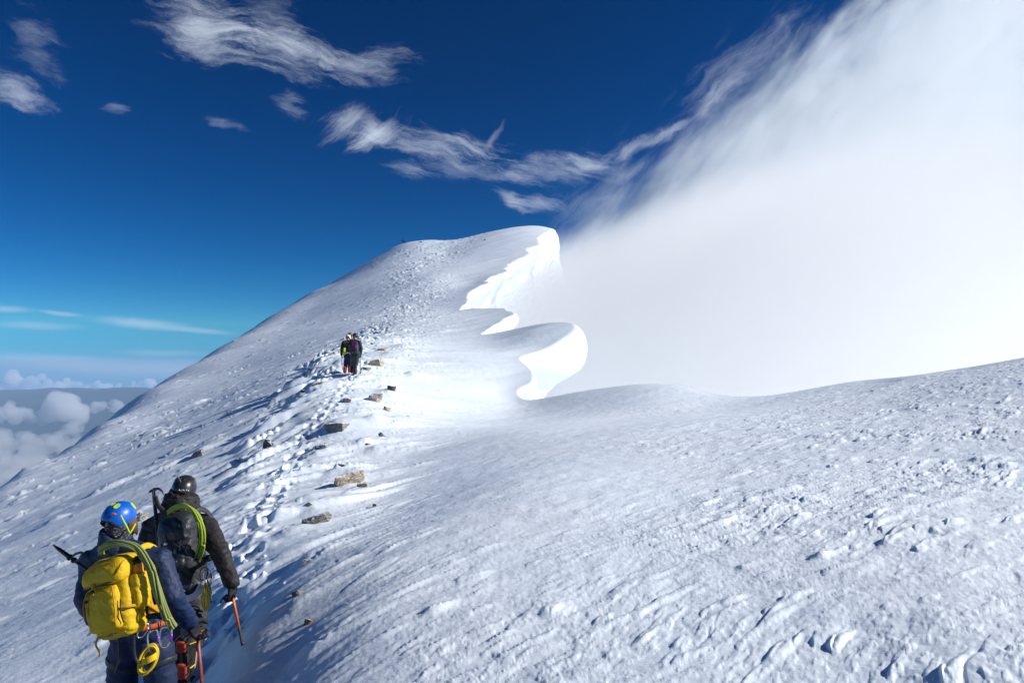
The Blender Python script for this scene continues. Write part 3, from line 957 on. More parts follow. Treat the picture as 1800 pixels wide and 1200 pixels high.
# ------------------------------------------------------------------ materials of clothing and gear
def fabric(name, col, rough=0.75, weave=900, bump=0.15, var=0.18, spec=0.3, crease=True):
    m, k, out = new_mat(name)
    b = k.new('ShaderNodeBsdfPrincipled')
    pos = k.new('ShaderNodeNewGeometry').outputs['Position']
    n1 = k.noise(pos, 18, 6, 0.7)
    dark = tuple(c * (1 - var) for c in col[:3]) + (1,)
    lite = tuple(min(1, c * (1 + var)) for c in col[:3]) + (1,)
    k.put(b.inputs['Base Color'], k.mix(n1, dark, lite))
    b.inputs['Roughness'].default_value = rough
    b.inputs['Specular IOR Level'].default_value = spec
    h = k.noise(pos, weave, 2, 0.5)
    nb = k.bump(h, bump, 0.0015)
    if crease:
        cr = k.noise(k.vmath('MULTIPLY', pos, (1, 1, 0.7)), 22, 4, 0.55, 1.2)
        nb = k.bump(cr, 0.5, 0.014, nb)
    k.put(b.inputs['Normal'], nb)
    k.l.new(b.outputs[0], out.inputs[0])
    return m

def plain(name, col, rough=0.4, metal=0.0, spec=0.5, wear=0.0, coat=0.0):
    m, k, out = new_mat(name)
    b = k.new('ShaderNodeBsdfPrincipled')
    pos = k.new('ShaderNodeNewGeometry').outputs['Position']
    n1 = k.noise(pos, 60, 4, 0.65)
    c2 = tuple(min(1, c * (1 - wear) + 0.25 * wear) for c in col[:3]) + (1,)
    k.put(b.inputs['Base Color'], k.mix(k.smooth(n1, 0.45, 0.7), (*col[:3], 1), c2))
    k.put(b.inputs['Roughness'], k.smooth(n1, 0.2, 0.8, max(0.05, rough - 0.1), rough + 0.12))
    b.inputs['Metallic'].default_value = metal
    b.inputs['Specular IOR Level'].default_value = spec
    b.inputs['Coat Weight'].default_value = coat
    k.l.new(b.outputs[0], out.inputs[0])
    return m

def rope_mat(name, c1, c2, scale=70):
    m, k, out = new_mat(name)
    b = k.new('ShaderNodeBsdfPrincipled')
    pos = k.new('ShaderNodeNewGeometry').outputs['Position']
    w = k.new('ShaderNodeTexWave', wave_type='BANDS', bands_direction='DIAGONAL')
    k.put(w.inputs['Vector'], pos)
    w.inputs['Scale'].default_value = scale; w.inputs['Distortion'].default_value = 3.0; w.inputs['Detail'].default_value = 2
    k.put(b.inputs['Base Color'], k.mix(k.smooth(w.outputs[1], 0.55, 0.75), c1, c2))
    b.inputs['Roughness'].default_value = 0.8
    k.put(b.inputs['Normal'], k.bump(k.noise(pos, 500, 2), 0.3, 0.001))
    k.l.new(b.outputs[0], out.inputs[0])
    return m

def knit_mat():
    m, k, out = new_mat('patterned_knit')
    b = k.new('ShaderNodeBsdfPrincipled')
    pos = k.new('ShaderNodeNewGeometry').outputs['Position']
    n1 = k.noise(k.vmath('MULTIPLY', pos, (60, 60, 190)), 1.0, 2, 0.5)
    k.put(b.inputs['Base Color'], k.mix(k.smooth(n1, 0.56, 0.64), (0.016, 0.014, 0.022, 1), (0.25, 0.24, 0.30, 1)))
    b.inputs['Roughness'].default_value = 0.9
    k.l.new(b.outputs[0], out.inputs[0])
    return m

MT = dict(
    yellow=fabric('yellow_nylon', (0.62, 0.40, 0.006), 0.65),
    yellow2=fabric('deep_yellow_nylon', (0.50, 0.27, 0.006), 0.7),
    navy=fabric('navy_shell', (0.008, 0.022, 0.070), 0.6, spec=0.35),
    navy2=fabric('dark_navy_trousers', (0.014, 0.024, 0.065), 0.7),
    black=fabric('black_shell', (0.021, 0.019, 0.021), 0.65),
    black2=fabric('black_nylon', (0.026, 0.031, 0.035), 0.45, spec=0.45),
    grey=fabric('dark_grey_nylon', (0.035, 0.034, 0.040), 0.6),
    strapgrey=fabric('grey_webbing', (0.17, 0.17, 0.19), 0.8, crease=False),
    white_web=fabric('white_webbing', (0.62, 0.60, 0.66), 0.8, crease=False),
    orange_web=fabric('orange_webbing', (0.65, 0.10, 0.015), 0.7, crease=False),
    lime=plain('lime_webbing', (0.42, 0.62, 0.02), 0.7, wear=0.1),
    glove=fabric('black_glove', (0.016, 0.015, 0.017), 0.7),
    skin=plain('skin', (0.48, 0.24, 0.15), 0.55),
    hair=plain('brown_hair', (0.10, 0.04, 0.015), 0.6),
    blue_shell=plain('blue_helmet', (0.0, 0.10, 0.50), 0.36, coat=0.1),
    black_shell=plain('black_helmet', (0.018, 0.018, 0.020), 0.32, coat=0.25),
    foam=plain('dark_foam', (0.01, 0.01, 0.012), 0.9),
    orange_dial=plain('orange_plastic', (0.55, 0.08, 0.01), 0.4),
    alu=plain('bare_aluminium', (0.72, 0.73, 0.76), 0.3, metal=0.85),
    purple=plain('purple_anodised', (0.30, 0.06, 0.60), 0.3, metal=0.5),
    teal=plain('teal_anodised', (0.0, 0.18, 0.28), 0.35, metal=0.5),
    steel=plain('dark_steel', (0.06, 0.06, 0.07), 0.35, metal=0.8),
    orange_shaft=plain('orange_shaft', (0.62, 0.13, 0.012), 0.4, wear=0.15),
    red_shaft=plain('dull_red_shaft', (0.20, 0.035, 0.025), 0.45, wear=0.15),
    grip=plain('grey_rubber_grip', (0.045, 0.04, 0.045), 0.7),
    red_plate=plain('orange_red_plate', (0.62, 0.055, 0.012), 0.5, wear=0.45),
    rubber=plain('black_rubber', (0.012, 0.012, 0.012), 0.7),
    boot=fabric('black_boot', (0.018, 0.017, 0.019), 0.6, crease=False),
    bottle=plain('orange_bottle', (0.80, 0.30, 0.008), 0.4),
    rope_olive=rope_mat('olive_rope', (0.30, 0.35, 0.09, 1), (0.13, 0.16, 0.05, 1)),
    rope_lime=rope_mat('lime_rope', (0.36, 0.48, 0.03, 1), (0.13, 0.18, 0.02, 1)),
    cord=rope_mat('yellow_cord', (0.80, 0.58, 0.01, 1), (0.60, 0.38, 0.01, 1)),
    cord_blue=plain('blue_cord', (0.01, 0.12, 0.20), 0.7),
    knit=knit_mat(),
    plum=fabric('plum_nylon', (0.10, 0.025, 0.09), 0.6),
    whitesh=plain('white_helmet', (0.78, 0.77, 0.74), 0.35),
    neon=fabric('neon_yellow_cloth', (0.60, 0.68, 0.02), 0.7),
    red_boot=plain('red_gaiter', (0.28, 0.015, 0.025), 0.6),
    darkteal=fabric('dark_teal_shell', (0.008, 0.035, 0.045), 0.65),
    iron=plain('dark_iron', (0.02, 0.022, 0.028), 0.6),
)

# ------------------------------------------------------------------ rocks
def rock_mat(name, c1, c2, snow=0.5, band=5.0, tilt=(0.3, 0.2, 0.9)):
    m, k, out = new_mat(name)
    b = k.new('ShaderNodeBsdfPrincipled')
    geo = k.new('ShaderNodeNewGeometry')
    tc_ = k.new('ShaderNodeTexCoord').outputs['Object']
    w = k.noise(k.vmath('MULTIPLY', tc_, (band, band * 0.6, band * 3.0)), 1.0, 6, 0.65, 1.5)
    g = k.noise(tc_, 24, 5, 0.7)
    crack = k.new('ShaderNodeTexVoronoi', feature='DISTANCE_TO_EDGE')
    k.put(crack.inputs['Vector'], k.vmath('ADD', k.vmath('MULTIPLY', tc_, (5, 5, 9)), k.vmath('SCALE', k.noise(tc_, 4, 3, out=1), scale=0.8)))
    crack.inputs['Scale'].default_value = 0.8
    cr = k.smooth(crack.outputs['Distance'], 0.0, 0.05)
    col = k.mix(k.smooth(w, 0.35, 0.65), c1, c2)
    col = k.mix(k.math('MULTIPLY', g, 0.5), col, (c1[0] * 0.45, c1[1] * 0.45, c1[2] * 0.45, 1))
    col = k.mix(k.math('MAXIMUM', cr, 0.6), (c1[0] * 0.4, c1[1] * 0.38, c1[2] * 0.36, 1), col)
    nz = k.sep(geo.outputs['Normal'])[2]
    sn = k.smooth(k.math('ADD', nz, k.math('MULTIPLY', k.math('SUBTRACT', k.noise(tc_, 9, 5, 0.7), 0.5), 0.9)), 1.02 - snow * 0.6, 1.10 - snow * 0.6)
    k.put(b.inputs['Base Color'], k.mix(sn, col, (0.88, 0.89, 0.92, 1)))
    b.inputs['Roughness'].default_value = 0.85
    h = k.math('ADD', k.math('MULTIPLY', w, 0.5), k.math('ADD', k.math('MULTIPLY', g, 0.5), k.math('MULTIPLY', cr, 0.5)))
    k.put(b.inputs['Normal'], k.bump(h, 0.7, 0.03))
    k.l.new(b.outputs[0], out.inputs[0])
    return m

RK = dict(
    tan=rock_mat('tan_limestone', (0.42, 0.34, 0.24, 1), (0.62, 0.54, 0.42, 1), 0.40),
    grey=rock_mat('grey_limestone', (0.22, 0.205, 0.19, 1), (0.36, 0.33, 0.29, 1), 0.42),
    pale=rock_mat('pale_limestone', (0.44, 0.40, 0.34, 1), (0.62, 0.58, 0.50, 1), 0.4),
    dark=rock_mat('dark_stone', (0.08, 0.075, 0.075, 1), (0.15, 0.13, 0.12, 1), 0.45),
    ochre=rock_mat('ochre_stone', (0.28, 0.16, 0.07, 1), (0.42, 0.28, 0.15, 1), 0.25),
)

def rock(px, py, w, h, mat, label, seed, depth=0.8, tilt=0.0, sharp=0.6, sink=0.3):
    pos, y = hit(px, py + h * 0.35)
    s = y / FPX
    W, H, D = w * s * 0.5, h * s * 0.5, w * s * 0.5 * depth
    r_ = random.Random(seed)
    bm = bmesh.new()
    for _ in range(26):
        v_ = Vector((r_.uniform(-1, 1), r_.uniform(-1, 1), r_.uniform(-1, 1)))
        mx = max(abs(v_.x), abs(v_.y), abs(v_.z))
        v_ = v_ / mx * r_.uniform(sharp, 1.0)
        if v_.length > 1.35:
            v_ *= 1.35 / v_.length
        bm.verts.new((v_.x * W, v_.y * D, v_.z * H * (1 + sink)))
    bmesh.ops.convex_hull(bm, input=bm.verts)
    bmesh.ops.delete(bm, geom=[v_ for v_ in bm.verts if not v_.link_faces], context='VERTS')
    bmesh.ops.bevel(bm, geom=list(bm.edges), offset=0.05 * min(W, H), segments=2, affect='EDGES', profile=0.6)
    bmesh.ops.triangulate(bm, faces=bm.faces)
    for _ in range(3):
        bmesh.ops.subdivide_edges(bm, edges=[e for e in bm.edges if e.calc_length() > 0.22 * H], cuts=1)
        bmesh.ops.triangulate(bm, faces=bm.faces)
    bm.normal_update()
    o = Vector((seed * 3.1, seed * 1.7, 0))
    for v_ in bm.verts:
        q = v_.co / max(H, 1e-3)
        n_ = mnoise.fractal(q * 0.9 + o, 0.7, 2.1, 5)
        lay = mnoise.noise(Vector((q.x * 0.3, q.y * 0.3, q.z * 3.2)) + o)
        v_.co += v_.normal * (n_ * 0.10 + lay * 0.07) * H
    xform(bm, Matrix.Rotation(tilt, 4, 'Y') @ Matrix.Rotation(r_.uniform(-.3, .3), 4, 'Z'))
    me = bpy.data.meshes.new('rock')
    bm.to_mesh(me); bm.free()
    ob = link('rock', me, RK[mat], None, smooth=False)
    ob.location = pos + Vector((0, D * 0.30, H * 0.12))
    return tag(ob, label, 'rock', 'rocks sticking out of the snow')
ROCKS = [
    (672, 613, 20, 7, 'ochre', 'flat brown rock furthest up the slope, right of the distant hikers', .8, -.1),
    (662, 637, 26, 15, 'tan', 'smooth tan slab just right of the distant hikers, above a darker stone', .9, -.2),
    (643, 647, 17, 8, 'grey', 'low speckled stone between the distant hikers and the tan slab', .9, 0),
    (660, 697, 27, 22, 'pale', 'upright pale boulder in the bumpy snow below the distant hikers', .8, .1),
    (609, 703, 17, 11, 'grey', 'small pointed grey rock left of the upright pale boulder, by the footprints', .9, 0),
    (680, 718, 14, 13, 'tan', 'small bright tan split stone just below the upright pale boulder', .8, .2),
    (688, 681, 16, 14, 'dark', 'dark rock in the shaded hollow behind the upright pale boulder', .8, 0),
    (587, 749, 56, 22, 'grey', 'wide grey rock face with a snow tongue in front, middle of the rock band', .6, -.08),
    (560, 783, 40, 14, 'grey', 'long slanting stone under a snow cap below the wide grey rock face', .5, -.45),
    (470, 778, 20, 18, 'dark', 'dark brown rock on the left of the footprints with snow on top', .9, .2),
    (613, 839, 56, 26, 'tan', 'big layered tan block with striped front, nearest large rock on the slope', .7, -.12),
    (638, 851, 22, 10, 'tan', 'small tan stone touching the foot of the big layered block', .8, -.1),
    (557, 910, 56, 19, 'grey', 'long grey slab lying tilted, closest to the black-clad climber', .5, -.22),
    (543, 885, 17, 9, 'grey', 'little grey stone just above the long tilted slab', .8, -.1),
    (658, 887, 9, 8, 'dark', 'lone dark pebble standing out on smooth snow right of the slab', .8, 0),
    (600, 816, 20, 7, 'grey', 'thin flat stone half buried above the big layered block', .8, 0),
    (672, 763, 13, 12, 'grey', 'small leaning stone right of the wide grey rock face', .6, -.5),
    (646, 780, 9, 6, 'ochre', 'tiny brown stone left of the small leaning stone', .8, 0),
    (557, 673, 22, 6, 'dark', 'thin dark ledge of rock left of the footprints below the hikers', .8, -.2),
    (532, 686, 9, 5, 'dark', 'tiny dark stone left of the thin dark ledge', .8, 0),
    (435, 785, 7, 5, 'dark', 'tiny dark stone on the left slope above the climbers', .8, 0),
    (347, 796, 30, 17, 'grey', 'grey rock with snowy top on the open slope above the black helmet', .7, -.3),
    (246, 905, 24, 22, 'pale', 'grey and cream rock beside the blue helmet', .8, .3),
    (541, 1092, 16, 16, 'ochre', 'brown stone under a snow hood, nearest rock at the bottom of the picture', .7, .3),
    (525, 1040, 24, 14, 'grey', 'snow-dusted grey stone halfway between the orange axe and the slab', .8, -.5),
    (535, 986, 10, 10, 'ochre', 'small brown stone in blue shade below the long tilted slab', .8, 0),
    (170, 963, 8, 5, 'dark', 'tiny stone in the snow left of the blue helmet', .8, 0),
    (740, 425, 5, 4, 'dark', 'tiny dark stone on the left summit beside the cross', .8, 0),
    (853, 421, 5, 4, 'dark', 'tiny dark stone near the crest of the main summit', .8, 0),
]
for i, (px, py, w, h, mt, lab, dep, tl) in enumerate(ROCKS):
    rock(px, py, w, h, mt, lab, 20 + i, dep, tl)

# summit cross
pos, yy = hit(710, 430)
cb = P(710, 431, 190.5)
cr = empty('summit_cross', cb, 'tiny dark cross standing on the left summit against the blue sky', 'cross')
for nm, a, b, rr_c in (('post', (0, 0, -1.2), (0, 0, 2.2), .10), ('crossbar', (-.85, 0, 1.25), (.85, 0, 1.05), .10)):
    bm = bmesh.new()
    sweep(bm, [cb + Vector(a), cb + (Vector(a) + Vector(b)) / 2, cb + Vector(b)], rr_c, rr_c * 0.8, 8, pw=4)
    bm_obj(nm, bm, MT['iron'], cr)
bm = bmesh.new()
sweep(bm, [cb + Vector((-.5, 0, .6)), cb + Vector((0, 0, 1.1)), cb + Vector((.5, 0, .6))], .06, .06, 6)
bm_obj('brace', bm, MT['iron'], cr)
# ------------------------------------------------------------------ people
def hand_caps(bm, wrist, d, palm_n, r=0.0095, curl=1.2, size=1.0, side=1, thick=1.0):
    """palm, four bent fingers and a thumb; d = wrist to knuckles, palm_n = out of the palm"""
    d = Vector(d).normalized(); pn = Vector(palm_n); pn = (pn - d * pn.dot(d)).normalized()
    lat = d.cross(pn) * side                               # towards the thumb
    kn = Vector(wrist) + d * 0.085 * size
    for o_, rr in ((-.028, .017), (-.010, .019), (.010, .019), (.026, .018)):
        capsule(bm, Vector(wrist) + d * .012 + lat * o_ * .7 * size, .018 * thick, kn + lat * o_ * size, rr * .78 * thick, 10)
    lens = [(.036, .024, .019), (.041, .028, .021), (.039, .027, .020), (.030, .021, .017)]
    offs = [.030, .010, -.011, -.030]
    for (l1, l2, l3), o_ in zip(lens, offs):
        p = kn + lat * o_ * size
        a = 0.35 * curl
        for j, l in enumerate((l1, l2, l3)):
            dd = d * math.cos(a) + pn * math.sin(a)
            q = p + dd * l * size
            capsule(bm, p, (r - j * .0007) * thick, q, (r - (j + 1) * .0007) * thick, 9)
            p = q
            a += 0.75 * curl
    p = Vector(wrist) + d * .03 * size + lat * .028 * size
    t1 = (d * .55 + lat * .65 + pn * .35).normalized()
    t2 = (d * .75 + lat * .15 + pn * .65).normalized()
    q = p + t1 * .042 * size
    capsule(bm, p, r * 1.35 * thick, q, r * 1.1 * thick, 9)
    capsule(bm, q, r * 1.1 * thick, q + t2 * .034 * size, r * .9 * thick, 9)

def body_mesh(J, k_=1.0, voxel=0.009):
    """one continuous body from the joints J"""
    bm = bmesh.new()
    f, up = J['face'], J['up']
    rgt = f.cross(up).normalized()
    h = J['head']
    rot = Matrix((rgt, f, up)).transposed()
    ball(bm, h + up * .012, (.066 * k_, .084 * k_, .084 * k_), rot)
    ball(bm, h - up * .055 + f * .03, (.058 * k_, .065 * k_, .062 * k_), rot)
    capsule(bm, h + f * .085 + up * .02, .011, h + f * .108 - up * .018, .016, 8)      # nose
    capsule(bm, h + f * .08 - up * .055 - rgt * .02, .010, h + f * .08 - up * .055 + rgt * .02, .010, 8)   # lips
    ball(bm, h + f * .065 - up * .095, (.02, .02, .016), rot, 2)                     # chin
    for s in (-1, 1):
        ball(bm, h + rgt * s * .074 - f * .005, (.010, .020, .030), rot, 2)          # ears
        capsule(bm, h + f * .082 + rgt * s * .018 + up * .026, .012, h + f * .074 + rgt * s * .045 + up * .024, .011, 8)   # brow
        ball(bm, h + f * .078 + rgt * s * .031 + up * .008, (.012, .010, .009), rot, 2)     # eyes
    capsule(bm, h - up * .06, .056 * k_, J['neck'], .062 * k_)
    ch, wa, pe = J['chest'], J['waist'], J['pelvis']
    capsule(bm, J['neck'], .07 * k_, ch, .13 * k_)
    capsule(bm, J['sh_l'], .062 * k_, J['sh_r'], .062 * k_)
    w = (J['sh_r'] - J['sh_l']).normalized()
    for s in (-1, 1):
        capsule(bm, ch + w * s * .07 * k_, .105 * k_, wa + w * s * .05 * k_, .098 * k_)
        capsule(bm, wa + w * s * .05 * k_, .098 * k_, pe + w * s * .06 * k_, .105 * k_)
    for s in 'lr':
        chain(bm, [(J['sh_' + s], .056 * k_), (J['el_' + s], .041 * k_), (J['wr_' + s], .028 * k_)])
        chain(bm, [(J['hip_' + s], .088 * k_), (J['kn_' + s], .056 * k_), (J['an_' + s], .040 * k_)])
        capsule(bm, J['an_' + s], .040 * k_, J['toe_' + s], .030 * k_)
        hd = J.get('hand_' + s)
        if hd:
            hand_caps(bm, J['wr_' + s], hd[0], hd[1], .009, hd[2], 1.0, hd[3])
    return remeshed(bm, voxel, 2)

def boot(parent, ankle, X, Y, Z, crampon=True, mat='boot', plate='red_plate', label=None, sub=True):
    """boot with crampon; Y = toe, Z = up the shin"""
    M = basis(ankle - Z * .10, X, Y, Z)
    bm = bmesh.new()
    prof = [(-.105, .010, .040, .052), (-.095, .06, .042, .085), (-.04, .075, .046, .110), (.03, .062, .047, .075), (.10, .045, .052, .050), (.16, .034, .050, .034), (.195, .026, .034, .022)]
    rings = [ring((0, y_, zc), (rx, 0, 0), (0, 0, rz * .75), 18, 2.6) for y_, zc, rx, rz in prof]
    loft(bm, rings)
    chain(bm, [((0, -.045, .07), .062), ((0, -.05, .20), .066)])
    xform(bm, M)
    b = cloth_obj('boot', bm, .009, MT[mat], parent, .002, .04, 7, 2)
    if label: b['label'] = label
    bm = bmesh.new()
    rr_ = [ring((0, 0, zz), (1, 0, 0), (0, 1, 0), 4) for zz in (0, 1)]
    out = []
    for t in range(28):
        a = 2 * math.pi * t / 28
        yy_ = .045 + .165 * math.sin(a)
        wd = .044 + .010 * math.sin(a) - .006 * math.cos(2 * a)
        out.append((wd * math.cos(a), yy_))
    bm2 = bm
    for f_ in (out,):
        lo = [bm2.verts.new((x_, y_, -.030)) for x_, y_ in f_]
        hi = [bm2.verts.new((x_ * 1.04, y_ * 1.0, .0)) for x_, y_ in f_]
        n = len(f_)
        for i in range(n):
            bm2.faces.new((lo[i], lo[(i + 1) % n], hi[(i + 1) % n], hi[i]))
        bm2.faces.new(lo[::-1]); bm2.faces.new(hi)
    xform(bm, M)
    bm_obj('sole', bm, MT['rubber'], b, smooth=False)
    if not crampon:
        return b
    bm = bmesh.new()                                       # steel frame with points
    for y0, y1, wd in ((-.10, -.02, .043), (.06, .185, .050)):
        path = [(-wd, y0, -.036), (-wd, y1, -.036), (wd, y1, -.036), (wd, y0, -.036)]
        sweep(bm, path, .004, .007, 6, closed=True, up=(0, 0, 1))
        for (x_, y_) in ((-wd, y0), (wd, y0), (-wd, y1), (wd, y1), (-wd, (y0 + y1) / 2), (wd, (y0 + y1) / 2)):
            sweep(bm, [(x_, y_, -.034), (x_ * 1.06, y_, -.055), (x_ * 1.1, y_ + .004, -.075)], [.009, .006, .001], [.003, .003, .001], 6)
        sweep(bm, [(-wd, y0, -.034), (-wd * 1.05, y0 - .005, .01), (-wd * .9, y0, .035)], .003, .006, 6)
        sweep(bm, [(wd, y0, -.034), (wd * 1.05, y0 - .005, .01), (wd * .9, y0, .035)], .003, .006, 6)
    for s in (-1, 1):
        sweep(bm, [(s * .025, .185, -.036), (s * .028, .225, -.048), (s * .029, .245, -.066)], [.010, .007, .001], [.003, .003, .001], 6)
    sweep(bm, [(0, -.03, -.036), (0, .07, -.036)], .012, .002, 6, up=(0, 0, 1))
    xform(bm, M)
    c = bm_obj('crampon', bm, MT['steel'], parent, smooth=False)
    for y_, ry, wd in ((-.06, .042, .036), (.115, .058, .043)):
        bm = bmesh.new()
        loft(bm, [ring((0, y_, z_), (wd * s_, 0, 0), (0, ry * s_, 0), 22, 3.5) for z_, s_ in ((-.034, .95), (-.041, 1.0), (-.048, .92), (-.051, .6))])
        xform(bm, M)
        bm_obj('snow_plate', bm, MT[plate], c)
    for sp_ in ([(-.05, .10, -.02), (-.045, .11, .05), (0, .115, .075), (.045, .11, .05), (.05, .10, -.02)],
                [(-.045, -.07, -.02), (-.06, -.04, .08), (0, .02, .125), (.06, -.04, .08), (.045, -.07, -.02)]):
        bm = bmesh.new()
        sweep(bm, [tuple(v_) for v_ in spline(sp_, 5)], .009, .002, 6)
        xform(bm, M)
        bm_obj('strap', bm, MT['cord'], c)
    return b

def helmet(parent, c, f, up, rad, mats, style, tilt=0.0):
    """shell with a rim line that rises over the nape, vents and a chin strap"""
    rgt = f.cross(up).normalized()
    M = basis(c, rgt, f, up) @ Matrix.Rotation(tilt, 4, 'X')
    rx, ry, rz = rad
    bm = bmesh.new()
    n, mrow = 48, 18
    rows = []
    for i in range(mrow + 1):
        row = []
        for j in range(n):
            a = 2 * math.pi * j / n
            back = max(0, -math.sin(a))
            front = max(0, math.sin(a))
            side = abs(math.cos(a))
            low = -.30 - .38 * side ** 3 + (.10 * back ** 4) - .05 * front
            ph0 = math.asin(max(-1, low))
            ph = math.pi / 2 + (ph0 - math.pi / 2) * (i / mrow)
            rr_ = math.cos(ph)
            groove = 1.0
            if style == 'vented':
                groove += 0.012 * math.cos(6 * a) * math.sin(2 * ph)
            row.append(bm.verts.new((rx * rr_ * math.cos(a) * groove, ry * rr_ * math.sin(a) * groove, rz * math.sin(ph))) if i else None)
        rows.append(row)
    topv = bm.verts.new((0, 0, rz))
    for j in range(n):
        bm.faces.new((topv, rows[1][j], rows[1][(j + 1) % n]))
    for i in range(1, mrow):
        for j in range(n):
            bm.faces.new((rows[i][j], rows[i + 1][j], rows[i + 1][(j + 1) % n], rows[i][(j + 1) % n]))
    edge_path = [v_.co.copy() for v_ in rows[-1]]
    bmesh.ops.recalc_face_normals(bm, faces=bm.faces)
    bmesh.ops.solidify(bm, geom=list(bm.faces), thickness=.012)
    xform(bm, M)
    h = bm_obj('helmet', bm, mats[0], parent)
    bm = bmesh.new()
    sweep(bm, edge_path, .0055, .0055, 6, closed=True)
    xform(bm, M)
    bm_obj('rim', bm, mats[1], h)
    if style == 'vented':
        spots = [(-135, 46, .014, .024, .3), (-103, 56, .009, .016, 0), (-62, 48, .014, .022, -.4), (40, 45, .018, .028, 0), (130, 45, .018, .028, 0)]
    else:
        spots = [(-118, 50, .034, .015, .0), (-60, 38, .020, .017, -.5), (-100, 38, .014, .012, .2), (-20, 42, .028, .014, 0), (-165, 40, .026, .014, 0), (60, 45, .026, .014, 0)]
    for (az, el, va, vb, ro) in spots:
        a, e = R(az), R(el)
        nrm = Vector((math.cos(a) * math.cos(e), math.sin(a) * math.cos(e), math.sin(e)))
        q = Vector((nrm.x * rx, nrm.y * ry, nrm.z * rz))
        nn = Vector((nrm.x / rx, nrm.y / ry, nrm.z / rz)).normalized()
        t1 = Vector((-math.sin(a), math.cos(a), 0)); t2 = nn.cross(t1).normalized(); t1 = t2.cross(nn)
        t1, t2 = t1 * math.cos(ro) + t2 * math.sin(ro), t2 * math.cos(ro) - t1 * math.sin(ro)
        bm = bmesh.new()
        loft(bm, [ring(q + nn * d_, t1 * va * s_, t2 * vb * s_, 18, 3) for d_, s_ in ((-.006, 1.0), (.0015, 1.0), (.0022, .9), (.0010, .75))])
        xform(bm, M)
        v_ = bm_obj('vent', bm, mats[2], h)
    return h, M

def pack_frame(c, up, out):
    up = Vector(up).normalized(); out = Vector(out)
    out = (out - up * out.dot(up)).normalized()
    return basis(c, up.cross(out).normalized(), out, up)   # X right, Y out from the back, Z up

def rect_rings(spec, pw=4.0, n=36):
    """spec: z, half width, y inner, y outer, x shift"""
    return [ring((xs, (y0 + y1) / 2, z_), (w_, 0, 0), (0, (y1 - y0) / 2, 0), n, pw) for z_, w_, y0, y1, xs in spec]

def dense(spec, n=4):
    a = np.array(spec)
    out = []
    for i in range(len(a) - 1):
        for t in np.linspace(0, 1, n, endpoint=False):
            out.append(tuple(a[i] * (1 - t) + a[i + 1] * t))
    out.append(tuple(a[-1]))
    return out

def soft(name, spec, M, mat, parent, voxel=.008, amp=.004, size=.08, seed=2, pw=4.0, it=4):
    bm = bmesh.new()
    loft(bm, rect_rings(spec, pw))
    xform(bm, M)
    return cloth_obj(name, bm, voxel, mat, parent, amp, size, seed, it)

def strip(name, pts_, M, w, t, mat, parent, up=(0, 1, 0), n=6, seg=6):
    bm = bmesh.new()
    sweep(bm, spline(pts_, seg), w, t, 8, up=up, pw=3.5)
    xform(bm, M)
    return bm_obj(name, bm, mat, parent)

def tube(name, pts_, rad, mat, parent=None, M=None, n=8, seg=6, closed=False):
    bm = bmesh.new()
    sweep(bm, spline(pts_, seg) if not closed else pts_, rad, n=n, closed=closed)
    if M is not None: xform(bm, M)
    return bm_obj(name, bm, mat, parent)

def carabiner(c, x, y, h, w, label, group=None, sleeve='purple', rad=.0052, gate_side=1, body='alu'):
    """D-shaped ring; x across, y up"""
    x = Vector(x).normalized(); y = Vector(y).normalized()
    e = empty('carabiner', c, label, 'carabiner', group)
    pts_ = []
    for t in range(40):
        a = 2 * math.pi * t / 40
        ct, st = math.cos(a), math.sin(a)
        pts_.append(c + x * (w / 2) * math.copysign(abs(ct) ** .55, ct) * (1 + .14 * st) + y * (h / 2) * math.copysign(abs(st) ** .8, st))
    bm = bmesh.new(); sweep(bm, pts_, rad, n=8, closed=True)
    bm_obj('frame', bm, MT[body], e)
    q = c + x * gate_side * (w / 2) * 1.02
    bm = bmesh.new(); sweep(bm, [q - y * h * .20, q - y * h * .08, q + y * h * .06, q + y * h * .17], [rad * 1.3, rad * 1.6, rad * 1.6, rad * 1.3], n=10)
    bm_obj('gate_sleeve', bm, MT[sleeve], e)
    return e

